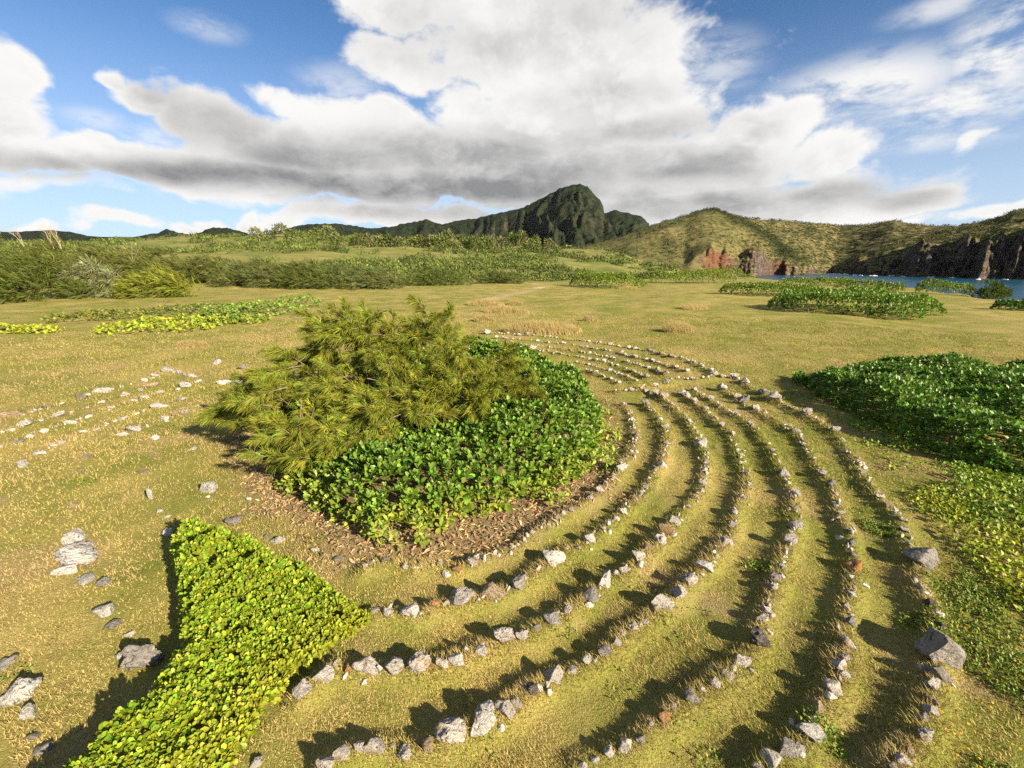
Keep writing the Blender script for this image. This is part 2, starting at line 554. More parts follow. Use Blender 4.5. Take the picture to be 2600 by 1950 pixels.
# ------------------------------------------------------------------ where the stones lie
# each list runs along one stone line: (x, y, width[, colour]) read in a detail view with origin ox, oy and magnification s
C8, C7, C6, C9, C10, C4 = (900, 1300, 2.458), (0, 1300, 2.011), (1400, 850, 1.8433), (1700, 1300, 2.458), (1200, 820, 3.16), (0, 900, 2.458)
RINGS = {
    1: [(C8, [(70, 372, 35), (105, 350, 40, 'tan'), (197, 335, 52, 'grey'), (325, 370, 50, 'white'), (398, 378, 25, 'white'), (430, 350, 42, 'tan'),
              (535, 350, 35), (635, 380, 62, 'orange'), (730, 340, 82), (985, 235, 36), (1020, 222, 26), (1058, 195, 42, 'white'), (1110, 150, 36),
              (1210, 105, 36), (1255, 65, 40), (1293, 35, 42), (1350, 10, 46)]),
        (C6, [(180, 775, 35), (225, 735, 50), (255, 700, 25), (285, 680, 30), (320, 630, 65, 'white'), (325, 590, 30), (378, 565, 30, 'tan'),
              (380, 525, 25), (398, 472, 32, 'tan'), (378, 400, 22), (372, 368, 25), (336, 330, 28)])],
    2: [(C8, [(135, 660, 55), (205, 665, 66, 'white'), (345, 660, 120, 'white'), (415, 670, 30, 'tan'), (503, 615, 76, 'orange'), (575, 605, 48),
              (675, 580, 178, 'pale'), (860, 535, 150, 'tan'), (1010, 475, 142, 'grey'), (1245, 310, 142, 'white'), (1327, 245, 40), (1395, 240, 40),
              (1465, 185, 86), (1550, 120, 40), (1620, 60, 50), (1675, 15, 60)]),
        (C6, [(415, 750, 36), (445, 715, 40), (485, 640, 40, 'tan'), (510, 615, 56), (540, 518, 30), (530, 440, 46), (510, 405, 25), (440, 330, 46, 'grey')])],
    3: [(C7, [(1550, 955, 98), (1655, 870, 112, 'pale'), (1720, 810, 40), (1780, 835, 45, 'orange'), (1880, 830, 128), (2005, 820, 108), (2140, 820, 126)]),
        (C8, [(545, 990, 92), (645, 970, 116), (790, 900, 84, 'white'), (920, 835, 150), (1040, 795, 92), (1130, 750, 60, 'grey'), (1240, 700, 118, 'grey'),
              (1335, 650, 72), (1465, 555, 116, 'grey'), (1570, 445, 118, 'white'), (1680, 385, 72), (1765, 300, 92, 'white'), (1830, 250, 70, 'tan'), (1890, 200, 90),
              (1955, 140, 96, 'tan'), (1995, 65, 70, 'white')]),
        (C6, [(640, 805, 25), (670, 770, 40, 'tan'), (700, 735, 25), (712, 700, 42), (725, 600, 30), (705, 518, 62, 'white'), (645, 420, 25), (588, 355, 20, 'white'),
              (525, 305, 52), (490, 290, 42)])],
    4: [(C8, [(-170, 1640, 120), (-70, 1575, 110), (30, 1530, 82), (140, 1520, 142), (240, 1500, 40), (320, 1535, 100), (445, 1490, 100, 'tan'), (595, 1425, 200), (800, 1345, 182, 'white'),
              (945, 1295, 126), (1010, 1230, 76), (1110, 1150, 82, 'dark'), (1250, 1060, 118), (1360, 1005, 66), (1450, 970, 82), (1560, 910, 96, 'grey'),
              (1630, 845, 60), (1675, 795, 50), (1735, 750, 66), (1810, 715, 50), (1910, 595, 150), (2015, 530, 116), (2085, 455, 110), (2175, 365, 112, 'white')]),
        (C9, [(275, 270, 32), (350, 190, 100), (395, 88, 56), (405, 15, 62, 'white')]),
        (C6, [(895, 775, 36), (920, 715, 20), (910, 660, 36), (870, 545, 20), (850, 475, 25), (800, 440, 30), (735, 375, 20), (718, 353, 28, 'white'),
              (668, 318, 40), (628, 290, 42), (606, 276, 44)])],
    5: [(C8, [(1420, 1610, 70), (1500, 1560, 60), (1590, 1520, 70), (1680, 1500, 72), (1785, 1445, 60, 'grey'), (1845, 1355, 40), (1940, 1310, 86, 'orange'), (1990, 1240, 46), (2095, 1190, 120, 'grey')]),
        (C9, [(275, 1100, 76), (350, 1045, 86), (445, 955, 112), (540, 800, 172, 'dark'), (585, 690, 82), (600, 628, 60, 'white'), (645, 490, 60), (655, 430, 86, 'grey'),
              (705, 358, 56), (717, 295, 30), (757, 205, 102), (790, 100, 92, 'white')]),
        (C6, [(1145, 815, 32), (1138, 750, 52), (1085, 660, 62), (1035, 555, 30), (1010, 522, 25), (930, 425, 30), (860, 380, 26, 'white'), (790, 345, 30),
              (745, 305, 32), (670, 258, 26)])],
    6: [(C9, [(555, 1625, 100), (640, 1555, 142), (740, 1500, 142, 'grey'), (805, 1490, 82), (860, 1380, 152, 'white'), (940, 1260, 102, 'tan'), (1010, 1130, 116), (1080, 1045, 80, 'white'),
              (1050, 985, 90), (1085, 935, 60), (1095, 845, 96), (1075, 790, 40), (1125, 705, 72, 'grey'), (1100, 597, 46), (1135, 530, 56, 'white'), (1155, 450, 36, 'tan'),
              (1155, 350, 116, 'orange'), (1145, 272, 50, 'grey'), (1130, 205, 56, 'grey'), (1120, 122, 36)]),
        (C6, [(1355, 840, 36), (1345, 800, 25), (1310, 710, 42, 'grey'), (1270, 670, 50), (1225, 595, 20), (1195, 530, 16), (1140, 465, 40), (950, 350, 40), (905, 320, 56, 'grey'),
              (870, 290, 40), (800, 255, 50)])],
    7: [(C9, [(1390, 1640, 90), (1440, 1580, 92), (1490, 1530, 60, 'tan'), (1560, 1420, 112), (1575, 1320, 72, 'grey'), (1605, 1270, 96), (1605, 1195, 82, 'tan'), (1635, 1110, 112), (1640, 1020, 142, 'grey'),
              (1650, 890, 270, 'grey'), (1680, 720, 92, 'dark'), (1630, 595, 72, 'dark'), (1570, 490, 50), (1560, 310, 190, 'grey'), (1490, 225, 46), (1460, 120, 62), (1450, 65, 60)]),
        (C6, [(1575, 810, 46, 'tan'), (1535, 770, 50), (1490, 715, 25), (1460, 650, 30), (1350, 500, 36), (1325, 457, 42), (1195, 380, 46), (1045, 305, 72), (990, 275, 60, 'grey'),
              (905, 230, 46), (855, 205, 42)])],
}
CROSS = [(C10, [(1935, 425, 72), (1880, 455, 40), (1840, 455, 42, 'tan'), (1765, 460, 62), (1720, 460, 40), (1650, 452, 32), (1590, 465, 40), (1560, 490, 82, 'white'), (1460, 515, 50),
                (1370, 520, 40), (1355, 540, 36), (1385, 575, 82), (1270, 560, 72), (1225, 560, 50), (1145, 555, 40)])]
FARROWS = {
    1: [(C10, [(1170, 488, 46), (1145, 470, 36), (1100, 455, 40), (985, 408, 50), (910, 385, 30)])],
    2: [(C10, [(1315, 468, 30), (1190, 412, 40), (1100, 385, 46), (930, 340, 40), (835, 322, 36, 'white')])],
    3: [(C10, [(1400, 438, 62), (1330, 410, 40), (1290, 395, 40), (1160, 345, 36), (1050, 312, 46), (990, 305, 50, 'grey'), (935, 295, 40), (870, 285, 40), (670, 248, 30), (480, 215, 76, 'white'), (240, 195, 50)])],
    4: [(C10, [(1550, 415, 60), (1485, 385, 70, 'white'), (1410, 362, 40), (1340, 345, 40), (1240, 320, 40), (1130, 290, 30), (1070, 275, 40), (940, 248, 40), (420, 180, 30), (310, 165, 46, 'grey')])],
    5: [(C10, [(1720, 400, 50), (1630, 365, 50), (1490, 325, 30), (1445, 310, 62, 'white'), (1390, 298, 40), (1300, 275, 60), (1225, 258, 32), (1190, 245, 60), (1100, 230, 30), (725, 168, 40), (610, 160, 30), (520, 148, 40), (262, 132, 36), (190, 124, 42, 'white')])],
    6: [(C10, [(2100, 450, 66, 'white'), (2000, 442, 40), (1905, 395, 50), (1840, 358, 46), (1760, 325, 44), (1670, 293, 40), (1590, 280, 60), (1520, 258, 60, 'tan'), (1420, 228, 60), (1300, 210, 50, 'grey'), (1250, 200, 40), (1170, 188, 40), (1100, 178, 50, 'dark'), (1020, 165, 40), (930, 155, 40),
               (670, 128, 25), (620, 120, 30), (440, 103, 60, 'white'), (370, 105, 50), (285, 95, 30), (110, 88, 70, 'white')])],
}
SIDE = {
    1: [(C4, [(1205, 140, 60), (1160, 130, 60), (1115, 118, 60), (1060, 105, 110), (965, 140, 76), (905, 170, 60), (650, 235, 130), (555, 262, 40, 'white'), (510, 280, 100, 'grey'), (295, 345, 76, 'grey'), (150, 395, 50), (80, 408, 110, 'tan')])],
    2: [(C4, [(945, 205, 100, 'tan'), (880, 232, 50), (790, 250, 60), (765, 265, 40, 'tan'), (640, 300, 50), (370, 395, 100), (255, 432, 66), (170, 460, 120), (80, 497, 60), (20, 515, 50)])],
    3: [(C4, [(1240, 180, 50), (1165, 205, 92), (1110, 225, 40), (1000, 250, 60), (900, 280, 72), (840, 298, 60), (695, 340, 50, 'white'), (445, 440, 90), (355, 465, 56), (280, 495, 80), (200, 528, 90), (120, 565, 90, 'grey'), (15, 605, 50)])],
    4: [(C4, [(1130, 290, 70), (1000, 335, 110), (860, 380, 40), (770, 410, 70), (720, 425, 40), (665, 440, 40), (600, 475, 60), (520, 492, 50, 'white'), (440, 525, 60, 'tan'), (385, 560, 50), (340, 578, 60), (240, 640, 90), (155, 720, 92, 'white')])],
    5: [(C4, [(1160, 370, 70), (1095, 385, 60, 'tan'), (1030, 412, 80), (830, 490, 110), (770, 515, 70)])],
}
# loose stones with a label of their own: view, x, y, width, colour, flatness, label
LOOSE = [
    (C4, 970, 545, 60, 'pale', .5, 'pale rock lying just outside the shadow tip of the feathery bush'),
    (C4, 1210, 605, 42, 'pale', .5, 'small pale rock at the rim of the feathery bush\'s shadow'),
    (C4, 550, 655, 50, 'grey', .4, 'small grey rock sunk in the turf below the fourth side row'),
    (C4, 510, 740, 50, 'tan', .3, 'faint tan rock almost buried in dry turf under the grey one'),
    (C4, 890, 745, 80, 'tan', .25, 'flat tan rock nearly level with the dry turf beside the feathery bush'),
    (C4, 460, 950, 60, 'tan', .5, 'rounded tan rock alone on the open dry turf'),
    (C4, 945, 888, 62, 'white', 1.2, 'upright white rock standing on the dry turf'),
    (C4, 1305, 840, 112, 'pale', .6, 'angular pale rock between the upright white rock and the bush'),
    (C4, 1300, 888, 22, 'white', .6, 'pebble-sized white stone touching the angular pale rock'),
    (C4, 1410, 950, 52, 'tan', .35, 'sunken tan rock in front of the feathery bush'),
    (C4, 995, 975, 40, 'white', .4, 'little white rock above the leafy wedge hedge'),
    (C4, 1045, 1005, 40, 'pale', .4, 'little pale rock close above the tip of the wedge hedge'),
    (C4, 1465, 1040, 112, 'grey', .3, 'long thin grey rock lying aslant near the leaf litter'),
    (C4, 1050, 1110, 62, 'pale', .6, 'pale rock half in shade at the tip of the wedge hedge'),
    (C4, 475, 1170, 130, 'pale', .45, 'smooth pale rock resting above the big flat slab'),
    (C4, 500, 1275, 300, 'pale', .28, 'biggest flat cracked limestone slab bedded in the dry turf'),
    (C4, 420, 1370, 150, 'pale', .3, 'broken corner of limestone below the big flat slab'),
    (C4, 545, 1425, 120, 'pale', .3, 'flat pale rock sunk below the broken slab corner'),
    (C4, 645, 1450, 92, 'grey', .45, 'grey rock at the lower end of the slab group'),
    (C4, 1735, 1160, 82, 'white', .5, 'bright white rock at the edge of the leaf litter'),
    (C4, 1660, 1140, 42, 'grey', .5, 'small grey rock beside the bright white one in the litter'),
    (C4, 1555, 900, 32, 'tan', .6, 'small tan rock in the litter under the feathery bush'),
    (C7, 545, 515, 112, 'pale', .45, 'notched pale rock facing the hollow side of the wedge hedge'),
    (C7, 572, 590, 80, 'grey', .35, 'low grey rock just below the notched pale rock'),
    (C7, 660, 628, 50, 'white', .4, 'small white rock beside the hedge shadow'),
    (C7, 715, 770, 190, 'grey', .6, 'large pitted grey boulder half in the shadow of the wedge hedge'),
    (C7, 615, 748, 52, 'pale', .6, 'small rounded rock touching the large pitted grey boulder'),
    (C7, 110, 955, 165, 'white', .6, 'large creamy white boulder at the edge of the view'),
    (C7, 150, 1048, 90, 'white', .5, 'white rock tucked under the creamy white boulder'),
    (C7, 180, 1170, 62, 'grey', .4, 'low grey rock in the grass below the white pair'),
    (C7, 230, 1240, 82, 'grey', .4, 'dull grey rock beside the foot of the wedge hedge'),
    (C7, 30, 810, 100, 'grey', .3, 'flat grey rock in the weeds above the creamy boulder'),
    (C7, 1610, 205, 42, 'pale', .5, 'first of three sunken rocks in the litter\'s edge'),
    (C7, 1660, 235, 52, 'tan', .5, 'middle of three sunken rocks in the litter\'s edge'),
    (C7, 1725, 258, 42, 'grey', .5, 'last of three sunken rocks in the litter\'s edge'),
    (C7, 1310, 1290, 70, 'pale', .5, 'pale rock at the tail of the wedge hedge'),
    (C4, 1350, 65, 62, 'pale', .6, 'pale rock behind the feathery bush\'s outer branches'),
    (C4, 1510, 95, 52, 'grey', .6, 'grey rock glimpsed through the feathery bush\'s outer branches'),
    (C4, 1400, 190, 80, 'pale', .35, 'pale slab by the tips of the feathery bush'),
    (C4, 1475, 192, 80, 'pale', .35, 'second pale slab further in under the feathery branches'),
]


def spx(view, x, y):
    ox, oy, s = view
    return (ox + x / s) / 1.17541, (oy + y / s) / 1.17541


def line_pts(lst):
    out = []
    for view, items in lst:
        for it in items:
            u, v = spx(view, it[0], it[1])
            wd = it[2] / view[2]
            zden = F * math.sin(TH) + (v * 1.17541 - 975) * math.cos(TH)
            x, y = gp(u, v, 0.06)
            out.append((x, y, wd * CAMZ / zden, it[3] if len(it) > 3 else 'pale'))
    return out


LINES = [('ring', k, line_pts(v)) for k, v in RINGS.items()] + [('cross', 0, line_pts(CROSS))] + \
        [('far', k, line_pts(v)) for k, v in FARROWS.items()] + [('side', k, line_pts(v)) for k, v in SIDE.items()]


def chaikin(p, n=2):
    p = np.asarray(p, float)
    for _ in range(n):
        q = p[:-1] * .75 + p[1:] * .25
        r = p[:-1] * .25 + p[1:] * .75
        p = np.vstack([p[:1], np.stack([q, r], 1).reshape(-1, 2), p[-1:]])
    return p


# raster of the distance to the nearest ridge (the stone lines stand on low grassy ridges)
RX0, RX1, RY0, RY1, RS = -16.0, 16.0, 1.0, 29.0, 0.06
gx = np.arange(RX0, RX1, RS)
gy = np.arange(RY0, RY1, RS)
GXX, GYY = np.meshgrid(gx, gy)
_P = np.c_[GXX.ravel(), GYY.ravel()]
RIDGE = np.full(len(_P), 0.0)
for kind_, k_, pts in LINES:
    if kind_ == 'side':
        amp, wid = .035, .16
    else:
        amp, wid = .10, .13
    pl = chaikin([(p[0], p[1]) for p in pts])
    pl = pl + .03 * np.c_[vnoise(pl[:, 0] * 2, pl[:, 1] * 2), vnoise(pl[:, 0] * 2 + 9, pl[:, 1] * 2)]
    lo, hi = pl.min(0) - .8, pl.max(0) + .8
    sel = np.where((_P[:, 0] > lo[0]) & (_P[:, 0] < hi[0]) & (_P[:, 1] > lo[1]) & (_P[:, 1] < hi[1]))[0]
    d = seg_dist(_P[sel], pl, False)
    RIDGE[sel] = np.maximum(RIDGE[sel], amp * np.exp(-(d / wid) ** 2.6))
RIDGE *= 1 + .22 * fbm(_P[:, 0] * 1.6, _P[:, 1] * 1.6, octv=3)
RIDGE = RIDGE.reshape(GXX.shape)


def ridge_at(x, y):
    fx = np.clip((np.asarray(x) - RX0) / RS, 0, len(gx) - 1.001)
    fy = np.clip((np.asarray(y) - RY0) / RS, 0, len(gy) - 1.001)
    ix, iy = fx.astype(int), fy.astype(int)
    tx, ty = fx - ix, fy - iy
    r = (RIDGE[iy, ix] * (1 - tx) + RIDGE[iy, ix + 1] * tx) * (1 - ty) + (RIDGE[iy + 1, ix] * (1 - tx) + RIDGE[iy + 1, ix + 1] * tx) * ty
    inside = (x > RX0) & (x < RX1 - .1) & (y > RY0) & (y < RY1 - .1)
    return np.where(inside, r, 0)


# ------------------------------------------------------------------ terrain
# columns across the view: (view x, [(range, height) or (range, 'v', view row)])
def zrow(u, rho, v):
    return CAMZ + rho * pix(u, v)[1]


COLS = [
    (-250, [(1, 0), (50, .3), (80, 2), (200, 9), (400, 19), (700, 24), (1500, 10)]),
    (100, [(1, 0), (44, .1), (60, .8), (120, 4), (200, 8), ('v', 400, 530), (700, 18), (1500, 0)]),
    (430, [(1, 0), (56, .1), (75, .9), ('v', 120, 583), ('v', 200, 556), ('v', 400, 520), ('v', 600, 512), (900, 20), (1500, 0)]),
    (640, [(1, 0), (58, .1), (75, .7), ('v', 120, 581), ('v', 200, 552), ('v', 350, 524), ('v', 500, 507), (800, 16), (1500, 0)]),
    (870, [(1, 0), (65, .05), (90, -.4), ('v', 120, 592), ('v', 170, 573), ('v', 260, 550), ('v', 400, 530), ('v', 600, 520), (900, 10), (1500, 0)]),
    (1100, [(1, 0), (76, 0), (95, -1.2), ('v', 130, 592), ('v', 180, 576), ('v', 260, 560), ('v', 380, 544), ('v', 600, 533), (900, 5), (1500, -2)]),
    (1300, [(1, 0), (88, 0), (105, -1.6), ('v', 160, 592), ('v', 230, 581), ('v', 330, 568), ('v', 460, 553), ('v', 600, 540), (900, 2), (1500, -5)]),
    (1420, [(1, 0), (92, 0), (115, -1.5), (180, -4), (300, -6), (450, -5), (600, -2), (900, -8), (1500, -20)]),
    (1500, [(1, 0), (95, 0), (115, -1), (200, -7), (300, -12), (500, -16), (900, -30), (1500, -34)]),
    (1620, [(1, 0), (100, 0), (118, -3), (140, -18), (170, -30), (1500, -34)]),
    (1800, [(1, 0), (84, .0), (95, -1.5), (108, -18), (125, -30), (1500, -34)]),
    (1900, [(1, 0), (74, .0), (84, -2), (96, -18), (115, -30), (1500, -34)]),
    (2000, [(1, 0), (64, .0), (74, -1.5), (86, -18), (105, -30), (1500, -34)]),
    (2100, [(1, 0), (54, .0), (62, -1.5), (74, -18), (95, -30), (1500, -34)]),
    (2212, [(1, 0), (44, .0), (50, -1), (60, -14), (80, -30), (1500, -34)]),
    (2500, [(1, 0), (38, .0), (44, -1), (54, -14), (75, -30), (1500, -34)]),
]
_lr = np.log(np.array([1, 10, 20, 30, 36, 40, 44, 48, 52, 56, 60, 65, 70, 76, 82, 88, 94, 100, 108, 116, 125, 135, 150, 170, 190, 220, 260, 300, 360, 430, 500, 600, 750, 900, 1200, 1500.]))
_T, _Z = [], []
for u, lst in COLS:
    rr, zz = [], []
    for it in lst:
        if it[0] == 'v':
            rr.append(it[1])
            zz.append(zrow(u, it[1], it[2]))
        else:
            rr.append(it[0])
            zz.append(it[1])
    _T.append(pix(u, 557.3)[0])
    _Z.append(np.interp(_lr, np.log(rr), zz))
_T, _Z = np.array(_T), np.array(_Z)


def terrain(x, y, fine=True):
    x, y = np.asarray(x, float), np.asarray(y, float)
    r = np.hypot(x, y)
    t = np.clip(np.where(y > .02 * r, x / np.maximum(y, 1e-3), np.sign(x) * 9), _T[0], _T[-1])
    rho = r / np.sqrt(1 + t * t)
    lf = np.interp(np.log(np.maximum(rho, 1)), _lr, np.arange(len(_lr)))
    tf_ = np.interp(t, _T, np.arange(len(_T)))
    i, j = np.minimum(lf.astype(int), len(_lr) - 2), np.minimum(tf_.astype(int), len(_T) - 2)
    a, b = lf - i, tf_ - j
    b = b * b * (3 - 2 * b)
    z = (_Z[j, i] * (1 - a) + _Z[j, i + 1] * a) * (1 - b) + (_Z[j + 1, i] * (1 - a) + _Z[j + 1, i + 1] * a) * b
    big = smooth(rho, 60, 220)
    z = z + big * (1.2 * fbm(x / 45, y / 45, octv=4) + .9 * fbm(x / 14, y / 14, octv=3) * smooth(rho, 90, 160))
    z = z + .10 * fbm(x / 7, y / 7, octv=3) * smooth(r, 14, 40) + .035 * fbm(x / 2.1, y / 2.1, octv=3)
    cliff = smooth(-z, 2, 8) * smooth(34 + z, 0, 6)
    z = z + cliff * 2.2 * fbm(x / 7, y / 7, z / 5, octv=4, ridged=True)
    if fine:
        z = z + .012 * fbm(x / .35, y / .35, octv=3) * smooth(r, 40, 15) + ridge_at(x, y)
    return z


# ------------------------------------------------------------------ footprints of the near shrubs
def arc(cx, cy, r, a0, a1, n):
    return [(cx + r * math.cos(math.radians(a)), cy + r * math.sin(math.radians(a))) for a in np.linspace(a0, a1, n)]


FOOT_C = [(-3.55 + (5.22 + .5 * min(1, (a + 74) / 45)) * math.cos(math.radians(a)), 10.45 + (5.22 + .5 * min(1, (a + 74) / 45)) * math.sin(math.radians(a))) for a in np.linspace(-74, 60, 16)] + [(-2.5, 15.0), (-5.0, 13.2), (-6.0, 10.4), (-5.35, 8.5), (-3.9, 6.9), (-2.7, 5.9)]
_wl = [gp(u, v, .40) for u, v in ((372, 1165), (396, 1235), (392, 1300), (404, 1375), (330, 1470), (230, 1560), (130, 1650), (0, 1760))]
_wr = [gp(u, v, .06) for u, v in ((280, 1800), (480, 1680), (560, 1560), (640, 1460), (740, 1385), (800, 1340))]
_wt = [gp(u, v, .25) for u, v in ((770, 1308), (640, 1235), (520, 1185), (430, 1160))]
FOOT_W = _wl + _wr + _wt
FOOT_R = [gp(u, v, .25) for u, v in ((1712, 795), (1790, 850), (1900, 905), (2000, 952), (2110, 985), (2230, 1010), (2420, 1050))] + \
         [gp(u, v, .85) for u, v in ((2500, 800), (2230, 778), (2050, 765), (1900, 760), (1800, 768), (1735, 782))]


def litter_at(x, y):
    P = np.c_[np.ravel(x), np.ravel(y)]
    near = (P[:, 0] > -9) & (P[:, 0] < 4) & (P[:, 1] > 3) & (P[:, 1] < 17)
    out = np.zeros(len(P))
    if near.any():
        q = P[near]
        d = seg_dist(q, FOOT_C)
        d[in_poly(q, FOOT_C)] = 0
        front = smooth(q[:, 1], 13, 9.5)
        reach = .78 + .5 * fbm(q[:, 0] * .9, q[:, 1] * .9, octv=3)
        out[near] = smooth(d, np.maximum(reach + .25, .15), np.maximum(reach - .45, 0.02) * .5) * front
        out[near] = np.where(d < .12, 1, out[near])
    return out.reshape(np.shape(x))


_TRACK = [gp(u, v, 0) for u, v in ((1060, 646), (1120, 634), (1150, 624), (1190, 619), (1165, 614), (1120, 611))]


def track_at(x, y):
    P = np.c_[np.ravel(x), np.ravel(y)]
    out = np.zeros(len(P))
    near = (P[:, 1] > 35) & (P[:, 1] < 85) & (np.abs(P[:, 0]) < 25)
    if near.any():
        q = P[near]
        out[near] = smooth(seg_dist(q, _TRACK, False), 1.6, .2) * np.clip(.6 + .6 * fbm(q[:, 0] / 2, q[:, 1] / 2, octv=3), 0, 1)
    return out.reshape(np.shape(x))


def dry_at(x, y):
    return np.clip(.5 + .38 * fbm(np.asarray(x) / 2.3, np.asarray(y) / 2.3, octv=4) + .25 * fbm(np.asarray(x) / .6, np.asarray(y) / .6, octv=2), 0, 1)


# ------------------------------------------------------------------ ground sheet
az = np.radians(np.r_[np.arange(-64, 64.01, .5), np.arange(69, 292, 6.0)])
rr = np.r_[.02, .3, np.exp(np.arange(math.log(.8), math.log(120), .0125)), np.exp(np.arange(math.log(120), math.log(7000), .026))]
AZ, RR = np.meshgrid(az, rr)
X, Y = RR * np.sin(AZ), RR * np.cos(AZ)
Zg = terrain(X.ravel(), Y.ravel()).reshape(X.shape)
na, nr = len(az), len(rr)
ii, jj = np.meshgrid(np.arange(nr - 1), np.arange(na), indexing='ij')
j2 = (jj + 1) % na
quads = np.stack([ii * na + jj, (ii + 1) * na + jj, (ii + 1) * na + j2, ii * na + j2], -1).reshape(-1, 4)[:, ::-1]
mask = np.c_[np.clip(ridge_at(X.ravel(), Y.ravel()) / .11, 0, 1), np.maximum(litter_at(X.ravel(), Y.ravel()), 0), smooth(RR.ravel(), 55, 130), track_at(X.ravel(), Y.ravel())]
me = mesh_np('ground', np.c_[X.ravel(), Y.ravel(), Zg.ravel()], quads, None, True, {'mask': mask})

m, t, b, out = material('turf')
pos = t.new('ShaderNodeNewGeometry').outputs['Position']
msk = t.new('ShaderNodeSeparateColor')
t.l.new(attr(t, 'mask'), msk.inputs[0])
nb = t.noise(pos, .42, 5, .6, .4)
nm = t.noise(pos, 2.6, 5, .65, .3)
nf = t.noise(pos, 42, 5, .75)
nbig = t.noise(pos, .055, 4, .55, .3)
dry = t.mix(t.ramp(nm, .3, .7), (.42, .33, .12, 1), (.33, .27, .085, 1))
grn = t.mix(t.ramp(nm, .3, .7), (.165, .185, .034, 1), (.24, .24, .052, 1))
f = t.math('ADD', t.ramp(nb, .37, .70), t.math('MULTIPLY', t.math('SUBTRACT', nbig, .5), 1.4))
f = t.math('SUBTRACT', f, t.math('MULTIPLY', msk.outputs[0], .2), clamp=True)
turf = t.mix(f, grn, dry)
soil = t.mix(nf, (.28, .20, .105, 1), (.41, .30, .17, 1))
turf = t.mix(t.math('MULTIPLY', t.ramp(t.noise(pos, .7, 5, .6, .5), .52, .70), .75), turf, soil)
lit_c = t.mix(nf, (.20, .135, .07, 1), (.34, .25, .135, 1))
turf = t.mix(msk.outputs[1], turf, lit_c)
ma = t.new('ShaderNodeAttribute')
ma.attribute_name = 'mask'
fg = t.mix(t.ramp(t.noise(pos, .035, 5, .6, .4), .35, .65), (.13, .165, .04, 1), (.25, .225, .075, 1))
fg = t.mix(t.ramp(t.noise(pos, .12, 5, .65), .56, .7), fg, (.06, .085, .025, 1))
fg = t.mix(t.ramp(t.noise(pos, .012, 4, .6), .62, .72), fg, (.36, .235, .13, 1))
turf = t.mix(t.math('MULTIPLY', msk.outputs[2], .95), turf, fg)
turf = t.mix(t.math('MULTIPLY', ma.outputs['Alpha'], .85), turf, (.52, .40, .24, 1))
# bare rock where the land breaks off towards the sea
sep = t.new('ShaderNodeSeparateXYZ')
t.l.new(t.new('ShaderNodeNewGeometry').outputs['Normal'], sep.inputs[0])
rock = t.mix(t.noise(pos, .6, 6, .65), (.09, .07, .055, 1), (.33, .26, .19, 1))
turf = t.mix(t.ramp(sep.outputs[2], .82, .62), turf, rock)
turf = t.mix(t.ramp(nf, .38, .62, True, 0, .55), turf, t.mix(1.0, turf, (.45, .45, .4, 1), 'MULTIPLY'))
t.l.new(turf, b.inputs['Base Color'])
b.inputs['Roughness'].default_value = .95
b.inputs['Specular IOR Level'].default_value = .08
bp = t.new('ShaderNodeBump')
bp.inputs['Strength'].default_value = .7
bp.inputs['Distance'].default_value = .04
t.l.new(t.math('ADD', t.noise(pos, 9, 6, .75), t.noise(pos, 55, 3, .7)), bp.inputs['Height'])
t.l.new(bp.outputs[0], b.inputs['Normal'])
obj('ground', me, m, label='dry olive meadow turf with low stone-lined ridges', cat='ground', kind='structure')

# ------------------------------------------------------------------ sea
SEA = -22.0
m, t, b, out = material('sea_water')
pos = t.new('ShaderNodeNewGeometry').outputs['Position']
nw = t.noise(t.vmath('MULTIPLY', pos, (1, 1.6, 1)), .11, 6, .62, .3)
nl = t.noise(pos, .012, 4, .5)
t.l.new(t.mix(nl, (.006, .035, .075, 1), (.012, .075, .12, 1)), b.inputs['Base Color'])
b.inputs['Roughness'].default_value = .22
b.inputs['IOR'].default_value = 1.33
bp = t.new('ShaderNodeBump')
bp.inputs['Strength'].default_value = .85
bp.inputs['Distance'].default_value = 1.6
t.l.new(nw, bp.inputs['Height'])
t.l.new(bp.outputs[0], b.inputs['Normal'])
n = 60
xs = np.linspace(-200, 7000, n)
ys = np.linspace(-7000, 6500, n)
XX, YY = np.meshgrid(xs, ys)
i, j = np.meshgrid(np.arange(n - 1), np.arange(n - 1), indexing='ij')
q = np.stack([i * n + j, i * n + j + 1, (i + 1) * n + j + 1, (i + 1) * n + j], -1).reshape(-1, 4)
obj('sea', mesh_np('sea', np.c_[XX.ravel(), YY.ravel(), np.full(n * n, SEA)], q), m, label='dark blue sea of the bay below the cliffs', cat='sea', kind='structure')

# ------------------------------------------------------------------ headland hills with sea cliffs
CREST_H = [(1240, 535), (1290, 525), (1340, 511), (1385, 493), (1420, 481), (1470, 466), (1510, 454), (1530, 452), (1560, 463), (1600, 471), (1640, 476), (1660, 475), (1700, 479), (1760, 483),
           (1800, 487), (1840, 487), (1870, 485), (1900, 478), (1915, 476), (1940, 484), (1990, 489), (2050, 489), (2090, 482), (2130, 472), (2160, 457), (2190, 451), (2225, 453), (2300, 445),
           (2420, 470), (2600, 490)]
ct = np.array([pix(u, 557)[0] for u, v in CREST_H])
ce = np.array([pix(u, v)[1] for u, v in CREST_H])
FT = np.array([.12, .25, .40, .50, .58, .66, .715, .80, .9, 1.0, 1.13, 1.3, 1.7])
FR = np.array([560, 560, 600, 640, 690, 715, 745, 700, 655, 610, 575, 540, 480.])
FZ = np.array([-12, -10, -9, -20, -26, -26, -26, -26, -26, -26, -26, -26, -26.])
tt = np.r_[np.arange(.13, 1.2, .0028), np.arange(1.2, 1.5, .01)]
ss = np.r_[np.linspace(-.12, 0.0, 5), np.linspace(0.004, .16, 40), np.linspace(.165, 1.0, 84), np.linspace(1.02, 2.2, 10)]
